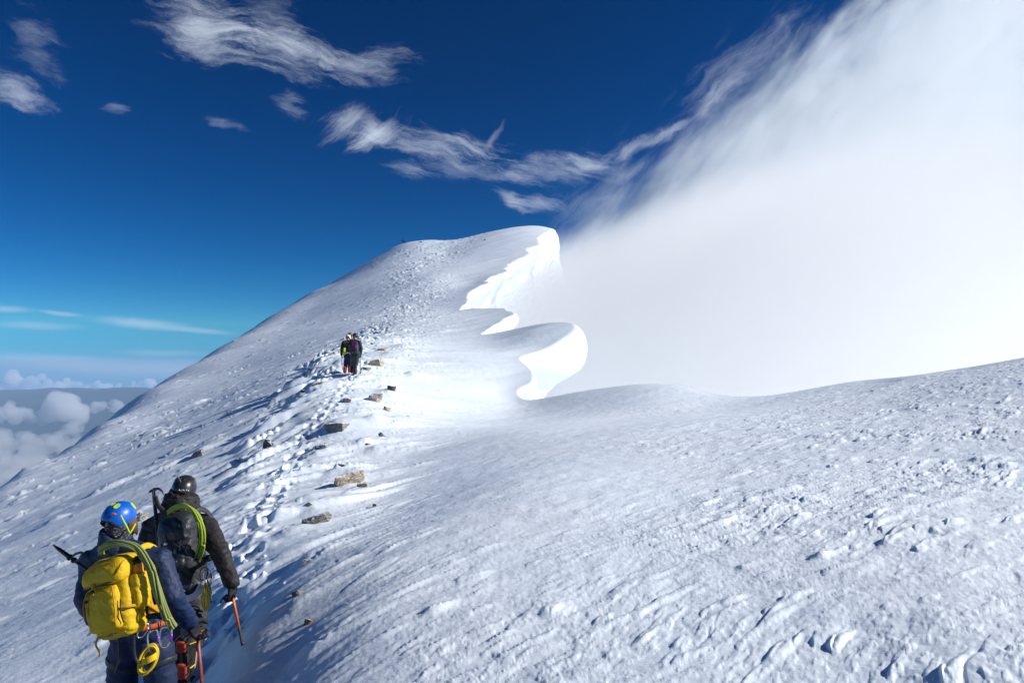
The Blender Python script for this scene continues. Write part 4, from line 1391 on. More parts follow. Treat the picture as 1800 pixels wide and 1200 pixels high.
def ice_axe(head, tip, pick_dir, label, shaft, lower=None, pick=.13, adze=.08, rad=.0135, split=.62, group='ice axes', headmat='steel'):
    head, tip = Vector(head), Vector(tip)
    e = empty('ice_axe', tip, label, 'ice axe', group)
    d = (tip - head).normalized()
    pk = Vector(pick_dir); pk = (pk - d * pk.dot(d)).normalized()
    sd = d.cross(pk)
    L = (tip - head).length
    m_ = head + d * L * split
    bm = bmesh.new(); sweep(bm, [head, head + d * L * split * .5, m_], rad, rad * .75, 12, up=pk)
    bm_obj('shaft', bm, MT[shaft], e)
    if lower:
        bm = bmesh.new()
        pp = [m_ + d * (L * (1 - split) - .05) * t for t in np.linspace(0, 1, 9)]
        sweep(bm, pp, [rad * (1.14 if i % 2 else 1.08) for i in range(9)], [rad * .85] * 9, 12, up=pk)
        bm_obj('grip', bm, MT[lower], e)
    bm = bmesh.new(); sweep(bm, [tip - d * .06, tip - d * .02, tip + d * .02], [rad, rad * .8, .002], n=10)
    bm_obj('spike', bm, MT['steel'], e)
    bm = bmesh.new()
    pp = spline([head - pk * .005 - d * .004, head + pk * pick * .5 - d * .006, head + pk * pick * .85 + d * .018, head + pk * pick + d * .045], 5)
    n_ = len(pp)
    sweep(bm, pp, [.004] * n_, [.014 * (1 - .75 * i / (n_ - 1)) for i in range(n_)], 8, up=d, pw=4)
    bm_obj('pick', bm, MT[headmat], e)
    bm = bmesh.new()
    pp = spline([head, head - pk * adze * .5 - d * .003, head - pk * adze + d * .014], 5)
    n_ = len(pp)
    sweep(bm, pp, [.006 + .022 * (i / (n_ - 1)) for i in range(n_)], [.009 * (1 - .7 * i / (n_ - 1)) for i in range(n_)], 8, up=d, pw=4)
    bm_obj('adze', bm, MT[headmat], e)
    return e

def base_of(J):
    p = (J['an_l'] + J['an_r']) / 2
    return Vector((p.x, p.y, float(base_z([p.x], [p.y])[0])))

def gz(x, y):
    return float(ground([x], [y])[0])

def jacket_bm(J, sh=.075, el=.062, wr=.050, ch=.145, wa=.14, hem=.145, k_=1.0):
    bm = bmesh.new()
    w = (J['sh_r'] - J['sh_l']).normalized()
    capsule(bm, J['neck'], .075 * k_, J['chest'], ch * .95 * k_)
    for s in 'lr':
        capsule(bm, J['neck'] - Vector((0, 0, .01)), .068 * k_, J['sh_' + s], sh * k_)
        chain(bm, [(J['sh_' + s], sh * k_), (J['el_' + s], el * k_), (J['wr_' + s], wr * k_)])
    for s in (-1, 1):
        capsule(bm, J['chest'] + w * s * .075 * k_, ch * k_, J['waist'] + w * s * .055 * k_, wa * k_)
        capsule(bm, J['waist'] + w * s * .055 * k_, wa * k_, J['hem'] + w * s * .062 * k_, hem * k_)
        capsule(bm, J['sh_' + ('l' if s < 0 else 'r')], sh * k_, J['chest'] + w * s * .075 * k_, ch * .9 * k_)
    return bm

def trousers_bm(J, th=.112, kn=.088, an=.078, seat=.135, k_=1.0):
    bm = bmesh.new()
    w = (J['hip_r'] - J['hip_l']).normalized()
    for s in (-1, 1):
        capsule(bm, J['waist'] + w * s * .05 * k_, .12 * k_, J['pelvis'] + w * s * .065 * k_, seat * k_)
    for s in 'lr':
        chain(bm, [(J['hip_' + s], th * k_), (J['kn_' + s], kn * k_), (J['an_' + s], an * k_)])
    return bm

# ================================================================== the climber in navy with the yellow pack
J = dict(
    head=P(211, 915, 4.47), neck=P(208, 958, 4.43), chest=P(224, 1012, 4.46), waist=P(240, 1075, 4.43), hem=P(245, 1096, 4.42), pelvis=P(247, 1128, 4.42),
    sh_l=P(163, 985, 4.52), sh_r=P(280, 984, 4.42), el_l=P(152, 1052, 4.44), el_r=P(303, 1048, 4.36), wr_l=P(172, 1092, 4.72), wr_r=P(333, 1092, 4.56),
    hip_l=P(219, 1142, 4.43), hip_r=P(277, 1142, 4.41), kn_l=P(212, 1258, 4.55), kn_r=P(291, 1258, 4.44),
    face=Vector((.42, .88, -.12)).normalized(), up=Vector((.03, .10, 1)).normalized(),
)
fl = P(208, 1372, 4.42); fr = P(287, 1362, 4.62)
J['an_l'] = Vector((fl.x, 4.42, gz(fl.x, 4.42) + .13)); J['an_r'] = Vector((fr.x, 4.62, gz(fr.x, 4.62) + .13))
J['toe_l'] = J['an_l'] + Vector((-.02, .15, -.06)); J['toe_r'] = J['an_r'] + Vector((.0, .15, -.05))
HR = (Vector((.15, .35, -.55)), Vector((.6, .2, -.6)), 1.15, -1)
J['hand_r'] = HR
J['hand_l'] = (Vector((.3, .6, -.4)), Vector((.6, -.1, -.4)), 0.7, 1)
pe = empty('person', base_of(J), 'climber in navy jacket and blue helmet carrying the yellow backpack, nearest to the camera', 'person')
link('body', body_mesh(J), MT['skin'], pe)
cloth_obj('jacket', jacket_bm(J, sh=.078, el=.066, wr=.052, ch=.135, wa=.130, hem=.137), .011, MT['navy'], pe, .009, .085, 11)
cloth_obj('trousers', trousers_bm(J, th=.098, kn=.086, an=.082, seat=.116), .012, MT['navy2'], pe, .009, .10, 13)
bm = bmesh.new(); hand_caps(bm, J['wr_r'], HR[0], HR[1], .0125, HR[2], 1.06, HR[3], 1.25); capsule(bm, J['wr_r'] - HR[0].normalized() * .05, .040, J['wr_r'] + HR[0].normalized() * .02, .034)
cloth_obj('glove', bm, .005, MT['glove'], pe, 0, .03, 3, 2)
bm = bmesh.new(); HL = J['hand_l']; hand_caps(bm, J['wr_l'], HL[0], HL[1], .0125, HL[2], 1.06, HL[3], 1.25); capsule(bm, J['wr_l'] - HL[0].normalized() * .05, .040, J['wr_l'] + HL[0].normalized() * .02, .034)
cloth_obj('glove', bm, .005, MT['glove'], pe, 0, .03, 3, 2)
bm = bmesh.new()
sweep(bm, [J['wr_r'] - HR[0].normalized() * .03 + Vector((.036, -.012, .02)), J['wr_r'] + Vector((.038, -.02, -.012))], .012, .004, 8, up=(1, -.4, .2))
bm_obj('glove_tab', bm, MT['red_plate'], pe)
# collar, neck gaiter, hair, helmet
bm = bmesh.new()
loft(bm, [ring(P(206, y_, 4.435), (a_, .02, sl), (0, b_, .0), 28) for y_, a_, b_, sl in ((968, .105, .10, -.03), (956, .098, .10, -.045), (946, .090, .098, -.05), (939, .083, .09, -.05), (941, .05, .06, -.04))])
cloth_obj('hood', bm, .009, MT['navy'], pe, .006, .05, 15)
bm = bmesh.new()
loft(bm, [ring(P(px_, y_, 4.455), (a_, .03, 0), (-.02, b_, 0), 28) for px_, y_, a_, b_ in ((208, 948, .074, .082), (209, 930, .076, .086), (210, 914, .070, .082), (210, 904, .060, .070), (210, 898, .040, .05))])
cloth_obj('neck_gaiter', bm, .009, MT['knit'], pe, .003, .03, 17)
bm = bmesh.new()
ff = J['face']; rg = ff.cross(J['up']).normalized()
for i in range(9):
    a0 = J['head'] + rg * .074 + ff * (.005 + .007 * i) + Vector((0, 0, .03 - .003 * i))
    sweep(bm, spline([a0, a0 + Vector((.010, -.006, -.04)), a0 + Vector((.004, .0, -.085 - .006 * (i % 3)))], 4), [.007] * 8 + [.002], n=6)
bm_obj('hair', bm, MT['hair'], pe)
hm, HMx = helmet(pe, P(209, 908, 4.46), Vector((.30, .95, 0)).normalized(), Vector((.05, .10, 1)).normalized(), (.091, .108, .100), (MT['blue_shell'], MT['foam'], MT['lime']), 'vented', -.12)
tube('strap', [P(212, 905, 4.352), P(217, 915, 4.352), P(224, 928, 4.368), P(228, 937, 4.375)], .0055, MT['lime'], hm)
tube('strap', [P(190, 906, 4.365), P(189, 914, 4.365), P(187, 924, 4.37)], .0045, MT['lime'], hm)
tube('strap', [P(228, 937, 4.37), P(232, 931, 4.385), P(238, 920, 4.42)], .005, MT['lime'], hm)
bm = bmesh.new(); ball(bm, P(199, 903, 4.352), (.020, .012, .009), None, 2)
bm_obj('dial', bm, MT['orange_dial'], hm)
# harness
bm = bmesh.new()
sweep(bm, [J['hem'] + Vector((math.cos(a) * .205, math.sin(a) * .158 - .004, .012 + .022 * math.cos(a))) for a in np.linspace(0, 2 * math.pi, 40, endpoint=False)], .007, .016, 8, closed=True, up=(0, 0, 1), pw=3)
hn = bm_obj('harness_belt', bm, MT['orange_web'], pe)
for s, hip in ((-1, 'hip_l'), (1, 'hip_r')):
    bm = bmesh.new()
    q = J[hip] * .80 + J['kn_' + hip[-1]] * .20
    sweep(bm, [q + Vector((math.cos(a) * .100, math.sin(a) * .100, .035 * s * math.cos(a) - .02 * math.sin(a))) for a in np.linspace(0, 2 * math.pi, 32, endpoint=False)], .004, .020, 8, closed=True, up=(0, 0, 1), pw=3)
    bm_obj('leg_loop', bm, MT['black2'], hn)
    tube('strap', [J['hem'] + Vector((s * .05, -.15, 0)), J['pelvis'] + Vector((s * .05, -.15, -.03)), q + Vector((-s * .02, -.125, 0))], .007, MT['black2'], hn)
for px_ in (255, 276, 290):
    tube('gear_loop', [P(px_ - 12, 1094, 4.262), P(px_ - 10, 1106, 4.25), P(px_ - 2, 1110, 4.245), P(px_ + 5, 1104, 4.25), P(px_ + 7, 1091, 4.262)], .004, MT['black2'], hn)
for s in 'lr':
    boot(pe, J['an_' + s], Vector((1, .05, 0)), Vector((-.05, .97, .15)).normalized(), Vector((0, -.15, 1)).normalized(), True)

# ------------------------------------------------------------------ yellow backpack
PM = pack_frame(P(227, 1037, 4.30), (-.25, .16, .95), (-.26, -1, .0)) @ Matrix.Scale(.84, 4)
YP = empty('backpack', P(199, 1110, 4.28), 'bulky yellow backpack on the navy-clad climber with a bottle in its side pocket', 'backpack')
soft('pack_body', dense([(-.285, .085, .03, .11, .0), (-.275, .125, .01, .165, .0), (-.245, .150, .0, .205, .0), (-.16, .168, .0, .225, .0), (-.04, .172, 0, .215, 0), (.08, .170, 0, .195, 0), (.17, .160, 0, .18, 0), (.21, .13, .01, .16, 0)], 3), PM, MT['yellow'], YP, .008, .006, .12, 21)
lid = soft('lid', dense([(.085, .150, .165, .222, -.005), (.10, .178, .06, .245, -.005), (.135, .188, .0, .252, -.004), (.185, .186, -.02, .245, -.002), (.225, .168, -.03, .215, 0), (.255, .135, -.025, .165, 0), (.268, .08, -.01, .09, 0)], 3), PM, MT['yellow'], YP, .007, .006, .13, 23)
fp = soft('front_pocket', dense([(-.235, .10, .17, .232, -.012), (-.215, .128, .17, .262, -.012), (-.12, .140, .17, .272, -.014), (0, .136, .17, .258, -.014), (.055, .124, .17, .240, -.014), (.075, .10, .17, .225, -.012)], 3), PM, MT['yellow'], YP, .007, .006, .12, 25, pw=3.2)
sp = soft('side_pocket', dense([(-.13, .035, .03, .13, .165), (-.10, .045, .02, .15, .176), (0, .047, .02, .15, .186), (.09, .043, .025, .145, .190), (.105, .038, .035, .135, .190)], 3), PM, MT['yellow'], YP, .007, .008, .05, 27)
soft('side_pocket', dense([(-.20, .03, .03, .13, -.150), (-.16, .035, .03, .15, -.165), (-.05, .035, .03, .15, -.172), (-.02, .028, .04, .14, -.170)], 3), PM, MT['yellow2'], YP, .007, .006, .05, 28)
soft('base_panel', dense([(-.300, .09, .03, .13, 0), (-.288, .132, .008, .185, 0), (-.255, .157, -.004, .214, 0), (-.225, .162, -.004, .218, 0)], 3), PM, MT['yellow'], YP, .008, .004, .06, 29)
strip('zipper', [(.105, .255, -.205), (.122, .262, -.10), (.118, .255, .02), (.09, .24, .066), (-.02, .243, .075), (-.12, .24, .06), (-.148, .258, -.02), (-.15, .262, -.12)], PM, .004, .004, MT['yellow2'], fp)
strip('zipper', [(.150, .12, .235), (.172, .20, .20), (.165, .235, .15), (.12, .248, .12)], PM, .004, .004, MT['yellow2'], lid)
strip('piping_and_gap_shade', [(-.175, .15, .185), (-.15, .21, .205), (0, .225, .222), (.11, .205, .225), (.155, .16, .222)], PM, .004, .004, MT['yellow2'], lid)
strip('strap', [(-.04, .258, .11), (-.04, .268, .07), (-.035, .278, .03)], PM, .012, .003, MT['yellow2'], YP)
strip('strap', [(.17, .06, -.20), (.19, .12, -.12), (.18, .2, -.10), (.14, .235, -.09)], PM, .010, .003, MT['yellow2'], YP, up=(1, .3, 0))
strip('strap', [(.215, .05, .02), (.20, .02, -.04), (.185, .0, -.13), (.19, -.03, -.2)], PM, .014, .003, MT['yellow2'], YP, up=(1, -.2, 0))
strip('strap', [(.19, .05, -.12), (.215, .02, -.16), (.20, -.04, -.20)], PM, .012, .003, MT['yellow2'], YP, up=(1, .2, 0))
strip('strap', [(-.19, -.02, -.02), (-.20, -.03, -.10), (-.205, .0, -.17)], PM, .012, .003, MT['yellow2'], YP, up=(-1, .5, 0))
strip('strap', [(-.115, .20, -.255), (-.12, .225, -.30), (-.10, .22, -.36), (-.105, .225, -.385)], PM, .008, .003, MT['yellow2'], YP)
strip('strap', [(-.17, .10, -.22), (-.20, .1, -.245), (-.215, .12, -.275)], PM, .006, .0025, MT['yellow2'], YP)
strip('strap', [(.145, .225, -.04), (.142, .235, -.12), (.14, .22, -.2)], PM, .006, .003, MT['black2'], YP)
strip('strap', [(-.16, .215, -.10), (-.163, .222, -.15), (-.155, .215, -.19)], PM, .007, .003, MT['black2'], YP)
strip('piping_and_gap_shade', [(-.128, .232, -.205), (-.152, .238, -.12), (-.150, .232, 0), (-.136, .222, .055)], PM, .0035, .0035, MT['yellow2'], fp)
strip('piping_and_gap_shade', [(-.175, .215, .09), (-.10, .252, .085), (0, .258, .088), (.10, .240, .092), (.165, .17, .10)], PM, .0045, .004, MT['black2'], lid)  # black strip along the lid's lower edge, painted-in shade of the gap below
strip('piping_and_gap_shade', [(-.13, .20, -.262), (-.05, .225, -.268), (.05, .225, -.268), (.13, .20, -.262)], PM, .004, .004, MT['yellow2'], YP)
strip('strap', [(-.105, .20, .075), (-.112, .262, .03), (-.110, .268, -.06), (-.10, .255, -.19)], PM, .008, .0025, MT['yellow2'], YP)
for (x_, y_, z_, w_, h_) in ((-.040, .272, .055, .016, .012), (-.111, .270, .0, .013, .010), (.165, .195, -.10, .012, .010)):
    bm = bmesh.new(); loft(bm, [ring((x_, y_ + d_, z_), (w_, 0, 0), (0, 0, h_), 16, 4) for d_ in (-.005, .005)]); xform(bm, PM)
    bm_obj('buckle', bm, MT['rubber'], YP)
bm = bmesh.new(); loft(bm, [ring((.02, .222 + d_, -.262), (.030, 0, 0), (0, 0, .007), 16, 5) for d_ in (-.004, .004)]); xform(bm, PM)
bm_obj('label_patch', bm, MT['strapgrey'], YP)
bm = bmesh.new(); sweep(bm, spline([(-.165, .10, .20), (-.12, .19, .222), (-.02, .205, .232), (.09, .17, .232), (.14, .10, .22)], 6), .004, .004, 6); xform(bm, PM)
bm_obj('zipper', bm, MT['yellow2'], lid)
for s in (-1, 1):
    strip('shoulder_strap', [(s * .10, .02, .20), (s * .115, -.02, .262), (s * .13, -.10, .285), (s * .14, -.18, .22), (s * .13, -.24, .10), (s * .12, -.22, -.06)], PM, .024, .009, MT['yellow'], YP, up=None)
bm = bmesh.new()
sweep(bm, spline([(.03, .03, .215), (.055, .05, .245), (.10, .045, .252), (.125, .03, .215)], 5), .007, .004, 6)
xform(bm, PM); bm_obj('haul_loop', bm, MT['yellow'], YP)
bm = bmesh.new()
sweep(bm, spline([(-.18, .03, -.17), (-.20, -.08, -.18), (-.15, -.24, -.19), (0, -.30, -.20), (.15, -.24, -.19), (.20, -.08, -.18), (.18, .03, -.17)], 6), .008, .028, 8, up=(0, 0, 1), pw=3)
xform(bm, PM); bm_obj('hip_belt', bm, MT['yellow2'], YP)
# bottle
bx = empty('bottle', PM @ Vector((.190, .085, .0)), 'orange water bottle with black cap in the side pocket of the yellow backpack', 'bottle')
bm = bmesh.new(); loft(bm, [ring((.190 + .02 * (z_ - 0), .085, z_), (r_, 0, 0), (0, r_, 0), 24) for z_, r_ in ((-.09, .030), (-.085, .034), (.10, .035), (.155, .035), (.165, .033), (.172, .029))]); xform(bm, PM)
bm_obj('flask', bm, MT['bottle'], bx)
bm = bmesh.new(); loft(bm, [ring((.194, .085, z_), (r_, 0, 0), (0, r_, 0), 24) for z_, r_ in ((.170, .031), (.192, .031), (.198, .026), (.204, .017), (.222, .016), (.226, .012))]); xform(bm, PM)
bm_obj('cap', bm, MT['rubber'], bx)
# rope carried over the yellow pack
bm = bmesh.new()
path = spline([P(196, 972, 4.44), P(176, 968, 4.30), P(190, 957, 4.24), P(214, 955, 4.21), P(242, 964, 4.20), P(264, 996, 4.18), P(274, 1030, 4.17), P(284, 1062, 4.17), P(296, 1088, 4.19), P(307, 1102, 4.20)], 7)
rope_bundle(bm, path, 8, .0066, .019, 5, 0.55)
tag(bm_obj('rope', bm, MT['rope_olive']), 'olive green climbing rope slung over the yellow backpack in several strands', 'rope')
# carabiners and yellow sling on the navy climber's harness
carabiner(P(291, 1119, 4.20), (1, 0, -.05), (.10, 0, 1), .118, .066, 'wide pear-shaped silver carabiner with purple gate at the hip of the navy-clad climber')
carabiner(P(269, 1126, 4.19), (.55, .8, 0), (-.06, 0, 1), .125, .060, 'silver carabiner with purple gate seen edge-on, holding the yellow cord of the navy-clad climber')
carabiner(P(251, 1108, 4.235), (.8, .6, 0), (.35, 0, 1), .085, .05, 'slim silver carabiner half hidden under the edge of the yellow backpack', sleeve='alu', rad=.0035)
bm = bmesh.new()
cc = P(261, 1158, 4.175)
rng = random.Random(3)
for i in range(6):
    ax_ = Vector((.35, .1, 1)).normalized(); sx_ = Vector((1, .2, -.35)).normalized()
    L_ = .088 + rng.uniform(-.012, .01); W_ = .030 + .006 * i * .5
    off = Vector((rng.uniform(-.010, .010), -.006 * i + .015, rng.uniform(-.008, .008)))
    sweep(bm, [cc + off + ax_ * L_ * math.sin(a) + sx_ * W_ * math.cos(a) for a in np.linspace(0, 2 * math.pi, 26, endpoint=False)], .0055, n=7, closed=True)
for i in range(4):
    q = cc + Vector((.014 + .001 * i, -.018, .025 - .009 * i))
    sweep(bm, [q + Vector((math.cos(a) * .036, math.sin(a) * .03, .016 * math.cos(a))) for a in np.linspace(0, 2 * math.pi, 16, endpoint=False)], .0055, n=7, closed=True)
tag(bm_obj('cord', bm, MT['cord']), 'coiled yellow cord hanging at the thigh of the navy-clad climber', 'cord', 'yellow cords')
# axe held by the navy climber
hp = J['wr_r'] + HR[0].normalized() * .095 + Vector((.012, .0, -.03))
tp = hp + Vector((.055, .06, -1)).normalized() * .78
tp.z = max(tp.z, gz(tp.x, tp.y) - .03)
ice_axe(hp, tp, (-.85, .3, .1), 'dull red ice axe held low by the navy-clad climber as a walking stick', 'red_shaft', None, split=.98)
# folded trekking pole behind the yellow pack
a0, a1 = P(93, 957, 4.42), P(190, 1028, 4.34)
tpz = empty('trekking_pole', a0, 'folded black trekking pole sticking out left of the yellow backpack', 'trekking pole')
bm = bmesh.new(); sweep(bm, [a0.lerp(a1, t) for t in (0, .03, .12, .28, .30, 1)], [.003, .006, .012, .014, .010, .010], n=10); bm_obj('shaft', bm, MT['steel'], tpz)
for t, r_ in ((.30, .020), (.37, .018)):
    bm = bmesh.new(); sweep(bm, [a0.lerp(a1, t), a0.lerp(a1, t + .03)], [r_, r_], n=10); bm_obj('clamp', bm, MT['rubber'], tpz)
q = a0.lerp(a1, .33)
bm = bmesh.new(); sweep(bm, spline([q, q + Vector((.03, 0, .025)), q + Vector((.065, .01, .03)), q + Vector((.055, -.01, -.01)), q + Vector((.02, -.01, -.015))], 5), .008, .003, 6); bm_obj('wrist_strap', bm, MT['strapgrey'], tpz)

# ================================================================== the climber in black
J = dict(
    head=P(322, 862, 5.86), neck=P(318, 898, 5.82), chest=P(312, 955, 5.84), waist=P(325, 1012, 5.80), hem=P(332, 1026, 5.78), pelvis=P(337, 1042, 5.76),
    sh_l=P(268, 927, 5.90), sh_r=P(364, 927, 5.80), el_l=P(250, 985, 5.80), el_r=P(389, 975, 5.62), wr_l=P(262, 1025, 6.0), wr_r=P(408, 1024, 5.50),
    hip_l=P(322, 1050, 5.84), hip_r=P(345, 1050, 5.74), kn_l=P(316, 1115, 6.16), kn_r=P(340, 1108, 5.48),
    an_r=P(340, 1124, 4.92), face=Vector((-.05, .97, -.2)).normalized(), up=Vector((0, .2, 1)).normalized(),
)
fl = P(312, 1200, 6.02)
J['an_l'] = Vector((fl.x, 6.02, gz(fl.x, 6.02) + .13))
J['toe_l'] = J['an_l'] + Vector((0, .15, -.04)); J['toe_r'] = J['an_r'] + Vector((-.01, .0, -.18))
HR = (Vector((.10, -.15, -1)), Vector((-1, .3, -.1)), 1.25, 1)
J['hand_r'] = HR
J['hand_l'] = (Vector((.1, .8, -.3)), Vector((.6, -.1, -.4)), 0.8, 1)
pe = empty('person', base_of(J), 'climber in black jacket and black helmet leaning on an orange ice axe', 'person')
link('body', body_mesh(J), MT['skin'], pe)
cloth_obj('jacket', jacket_bm(J, sh=.088, el=.074, wr=.056, ch=.150, wa=.135, hem=.125), .011, MT['black'], pe, .010, .09, 31)
cloth_obj('trousers', trousers_bm(J, th=.112, kn=.092, an=.078, seat=.118), .011, MT['grey'], pe, .008, .07, 33)
for s in 'lr':
    hd = J['hand_' + s]
    bm = bmesh.new(); hand_caps(bm, J['wr_' + s], hd[0], hd[1], .0125, hd[2], 1.06, hd[3], 1.2); capsule(bm, J['wr_' + s] - hd[0].normalized() * .04, .036, J['wr_' + s] + hd[0].normalized() * .02, .032)
    cloth_obj('glove', bm, .005, MT['glove'], pe, 0, .03, 3, 2)
bm = bmesh.new()
loft(bm, [ring(P(px_, y_, 5.80), (a_, .0, sl), (0, b_, 0), 28) for px_, y_, a_, b_, sl in ((318, 908, .150, .13, -.01), (316, 898, .148, .135, -.02), (318, 886, .140, .14, -.03), (320, 874, .128, .135, -.035), (322, 866, .105, .11, -.03), (322, 868, .06, .07, 0))])
cloth_obj('hood', bm, .010, MT['black'], pe, .014, .055, 35)
hm, HMx = helmet(pe, P(324, 857, 5.87), Vector((-.05, .99, 0)).normalized(), Vector((0, .12, 1)).normalized(), (.096, .120, .108), (MT['black_shell'], MT['foam'], MT['foam']), 'slotted', -.10)
bm = bmesh.new()
for i in range(6):
    q = P(315 + 3.2 * i, 861 + (i % 2), 5.722)
    ball(bm, q, (.006, .004, .007), None, 1)
bm_obj('adjuster', bm, MT['whitesh'], hm)
tube('strap', [P(312, 836, 5.775), P(315, 841, 5.755), P(318, 847, 5.738)], .004, MT['strapgrey'], hm)
# harness
bm = bmesh.new()
sweep(bm, spline([P(300, 1034, 5.66), P(312, 1046, 5.60), P(328, 1051, 5.575), P(343, 1046, 5.575), P(354, 1033, 5.60), P(358, 1020, 5.66)], 6), .028, .006, 8, up=(0, -1, .15), pw=3)
hn = bm_obj('leg_loop', bm, MT['white_web'], pe)
bm = bmesh.new()
sweep(bm, [J['hem'] + Vector((math.cos(a) * .185 + .0, math.sin(a) * .15, .02 + .02 * math.cos(a))) for a in np.linspace(0, 2 * math.pi, 40, endpoint=False)], .007, .018, 8, closed=True, up=(0, 0, 1), pw=3)
bm_obj('harness_belt', bm, MT['strapgrey'], pe)
boot(pe, J['an_l'], Vector((1, 0, 0)), Vector((0, .96, .2)).normalized(), Vector((0, -.2, 1)).normalized(), True)
Yv = Vector((-.03, .10, -1)).normalized(); Zv = Vector((0, 1, .10)).normalized()
boot(pe, J['an_r'] + Vector((0, -.04, -.02)), Yv.cross(Zv).normalized(), Yv, Zv, True, label='lifted boot with orange-red snow plates under its crampon')

# black backpack
PM = pack_frame(P(326, 948, 5.64), (-.16, .14, .96), (-.06, -1, .0)) @ Matrix.Scale(.82, 4)
BP = empty('backpack', P(325, 1008, 5.6), 'black backpack with rounded lid on the back of the black-clad climber', 'backpack')
soft('pack_body', dense([(-.275, .09, .02, .12, .0), (-.26, .135, .0, .18, 0), (-.16, .150, 0, .205, 0), (0, .152, 0, .195, 0), (.12, .150, 0, .185, 0), (.19, .14, 0, .17, 0), (.215, .11, .01, .13, 0)], 3), PM, MT['grey'], BP, .010, .008, .09, 41)
lid = soft('lid', dense([(.005, .10, .19, .225, -.01), (.03, .145, .10, .245, -.01), (.10, .165, .0, .255, -.008), (.18, .165, -.02, .235, -.005), (.235, .145, -.02, .185, 0), (.268, .105, -.01, .12, 0), (.275, .06, 0, .08, 0)], 3), PM, MT['black2'], BP, .009, .008, .10, 43, pw=2.8)
soft('front_pocket', dense([(-.245, .08, .17, .215, -.02), (-.22, .11, .17, .235, -.02), (-.12, .115, .17, .235, -.02), (-.08, .09, .17, .215, -.02)], 3), PM, MT['black2'], BP, .008, .008, .06, 45)
for pts_, w_, mt in (
    ([(-.05, .262, .10), (-.045, .262, .02), (-.045, .25, -.07), (-.035, .245, -.2)], .011, 'black2'),
    ([(.085, .235, .16), (.085, .225, .02), (.05, .215, -.10), (.03, .245, -.19)], .010, 'strapgrey'),
    ([(.05, .225, .0), (.10, .20, -.06), (.145, .15, -.10)], .007, 'strapgrey'),
    ([(.145, .16, .0), (.11, .20, -.10), (.145, .15, -.19)], .007, 'strapgrey'),
    ([(.0, .22, .0), (.06, .215, -.05)], .006, 'strapgrey'),
    ([(-.02, .235, -.215), (.06, .215, -.205), (.13, .17, -.19), (.16, .1, -.18)], .007, 'ochre_web')):
    strip('strap', pts_, PM, w_, .003, MT.get(mt, MT['strapgrey']), BP)
strip('dangling_strap', [(-.04, .25, -.06), (-.055, .262, -.16), (-.035, .285, -.26), (.01, .275, -.36), (.05, .24, -.435), (.085, .225, -.47)], PM, .010, .003, MT['strapgrey'], BP)
for pts_ in ([(.15, .10, -.10), (.185, .06, -.13), (.20, .03, -.20)], [(.15, .08, -.17), (.21, .05, -.25)]):
    strip('strap', pts_, PM, .006, .0025, MT['black2'], BP, up=(0, 1, .3))
bm = bmesh.new()
for s in (-1, 1):
    bm2 = bmesh.new()
    sweep(bm2, spline([(s * .10, .02, .20), (s * .115, -.02, .25), (s * .13, -.10, .27), (s * .15, -.20, .22), (s * .17, -.26, .10), (s * .17, -.24, -.06)], 6), .030, .010, 8, pw=3)
    xform(bm2, PM); bm_obj('shoulder_strap', bm2, MT['black2'], BP)
bm.free()
bm = bmesh.new(); sweep(bm, [v_ for v_ in spline([(-.05, .08, .27), (-.045, .10, .325), (0, .10, .35), (.05, .10, .34), (.075, .08, .28)], 6)], .0045, n=7); xform(bm, PM)
bm_obj('haul_loop', bm, MT['strapgrey'], BP)
for (x_, y_, z_, w_, h_, mt) in ((-.045, .268, .0, .016, .014, 'alu'), (-.045, .258, -.075, .013, .02, 'strapgrey'), (.02, .232, -.085, .014, .022, 'strapgrey')):
    bm = bmesh.new(); loft(bm, [ring((x_, y_ + d_, z_), (w_, 0, 0), (0, 0, h_), 16, 4) for d_ in (-.004, .004)]); xform(bm, PM)
    bm_obj('buckle', bm, MT[mt], BP)
bm = bmesh.new(); sweep(bm, spline([(.16, .02, -.22), (.19, -.08, -.225), (.12, -.26, -.22), (-.12, -.26, -.22), (-.19, -.08, -.225), (-.16, .02, -.22)], 6), .008, .026, 8, up=(0, 0, 1), pw=3); xform(bm, PM)
bm_obj('hip_belt', bm, MT['black2'], BP)
# lime rope
bm = bmesh.new()
path = spline([P(296, 900, 5.62), P(308, 891, 5.56), P(324, 889, 5.50), P(340, 899, 5.46), P(351, 918, 5.44), P(356, 942, 5.45), P(353, 968, 5.50), P(348, 980, 5.56)], 7)
rope_bundle(bm, path, 6, .0085, .020, 9, 0.4)
tag(bm_obj('rope', bm, MT['rope_lime']), 'bright lime climbing rope curving over the right shoulder of the black-clad climber', 'rope')
# axe carried on the black pack, head up
h0, h1 = P(270, 861, 5.70), P(281, 985, 5.66)
ice_axe(h0, h1, (1, -.1, .35), 'black ice axe strapped upright on the left side of the black backpack', 'grip', None, pick=.085, adze=.03, rad=.017, split=.98)
bm = bmesh.new(); sweep(bm, spline([P(273, 872, 5.66), P(278, 888, 5.65), P(287, 897, 5.65)], 5), .020, .012, 8)
tag(bm_obj('axe_cover', bm, MT['rubber']), 'black rubber axe cover beside the upright axe on the black backpack', 'axe cover')
# hand axe, orange
hp = J['wr_r'] + HR[0].normalized() * .085 + Vector((.004, -.01, -.005))
tp, _y = hit(428, 1131)
ice_axe(hp, tp + Vector((0, 0, -.04)), (-1, -.2, .1), 'orange ice axe with grey grip planted in the snow by the black-clad climber', 'orange_shaft', 'grip', split=.60, pick=.10, adze=.03)
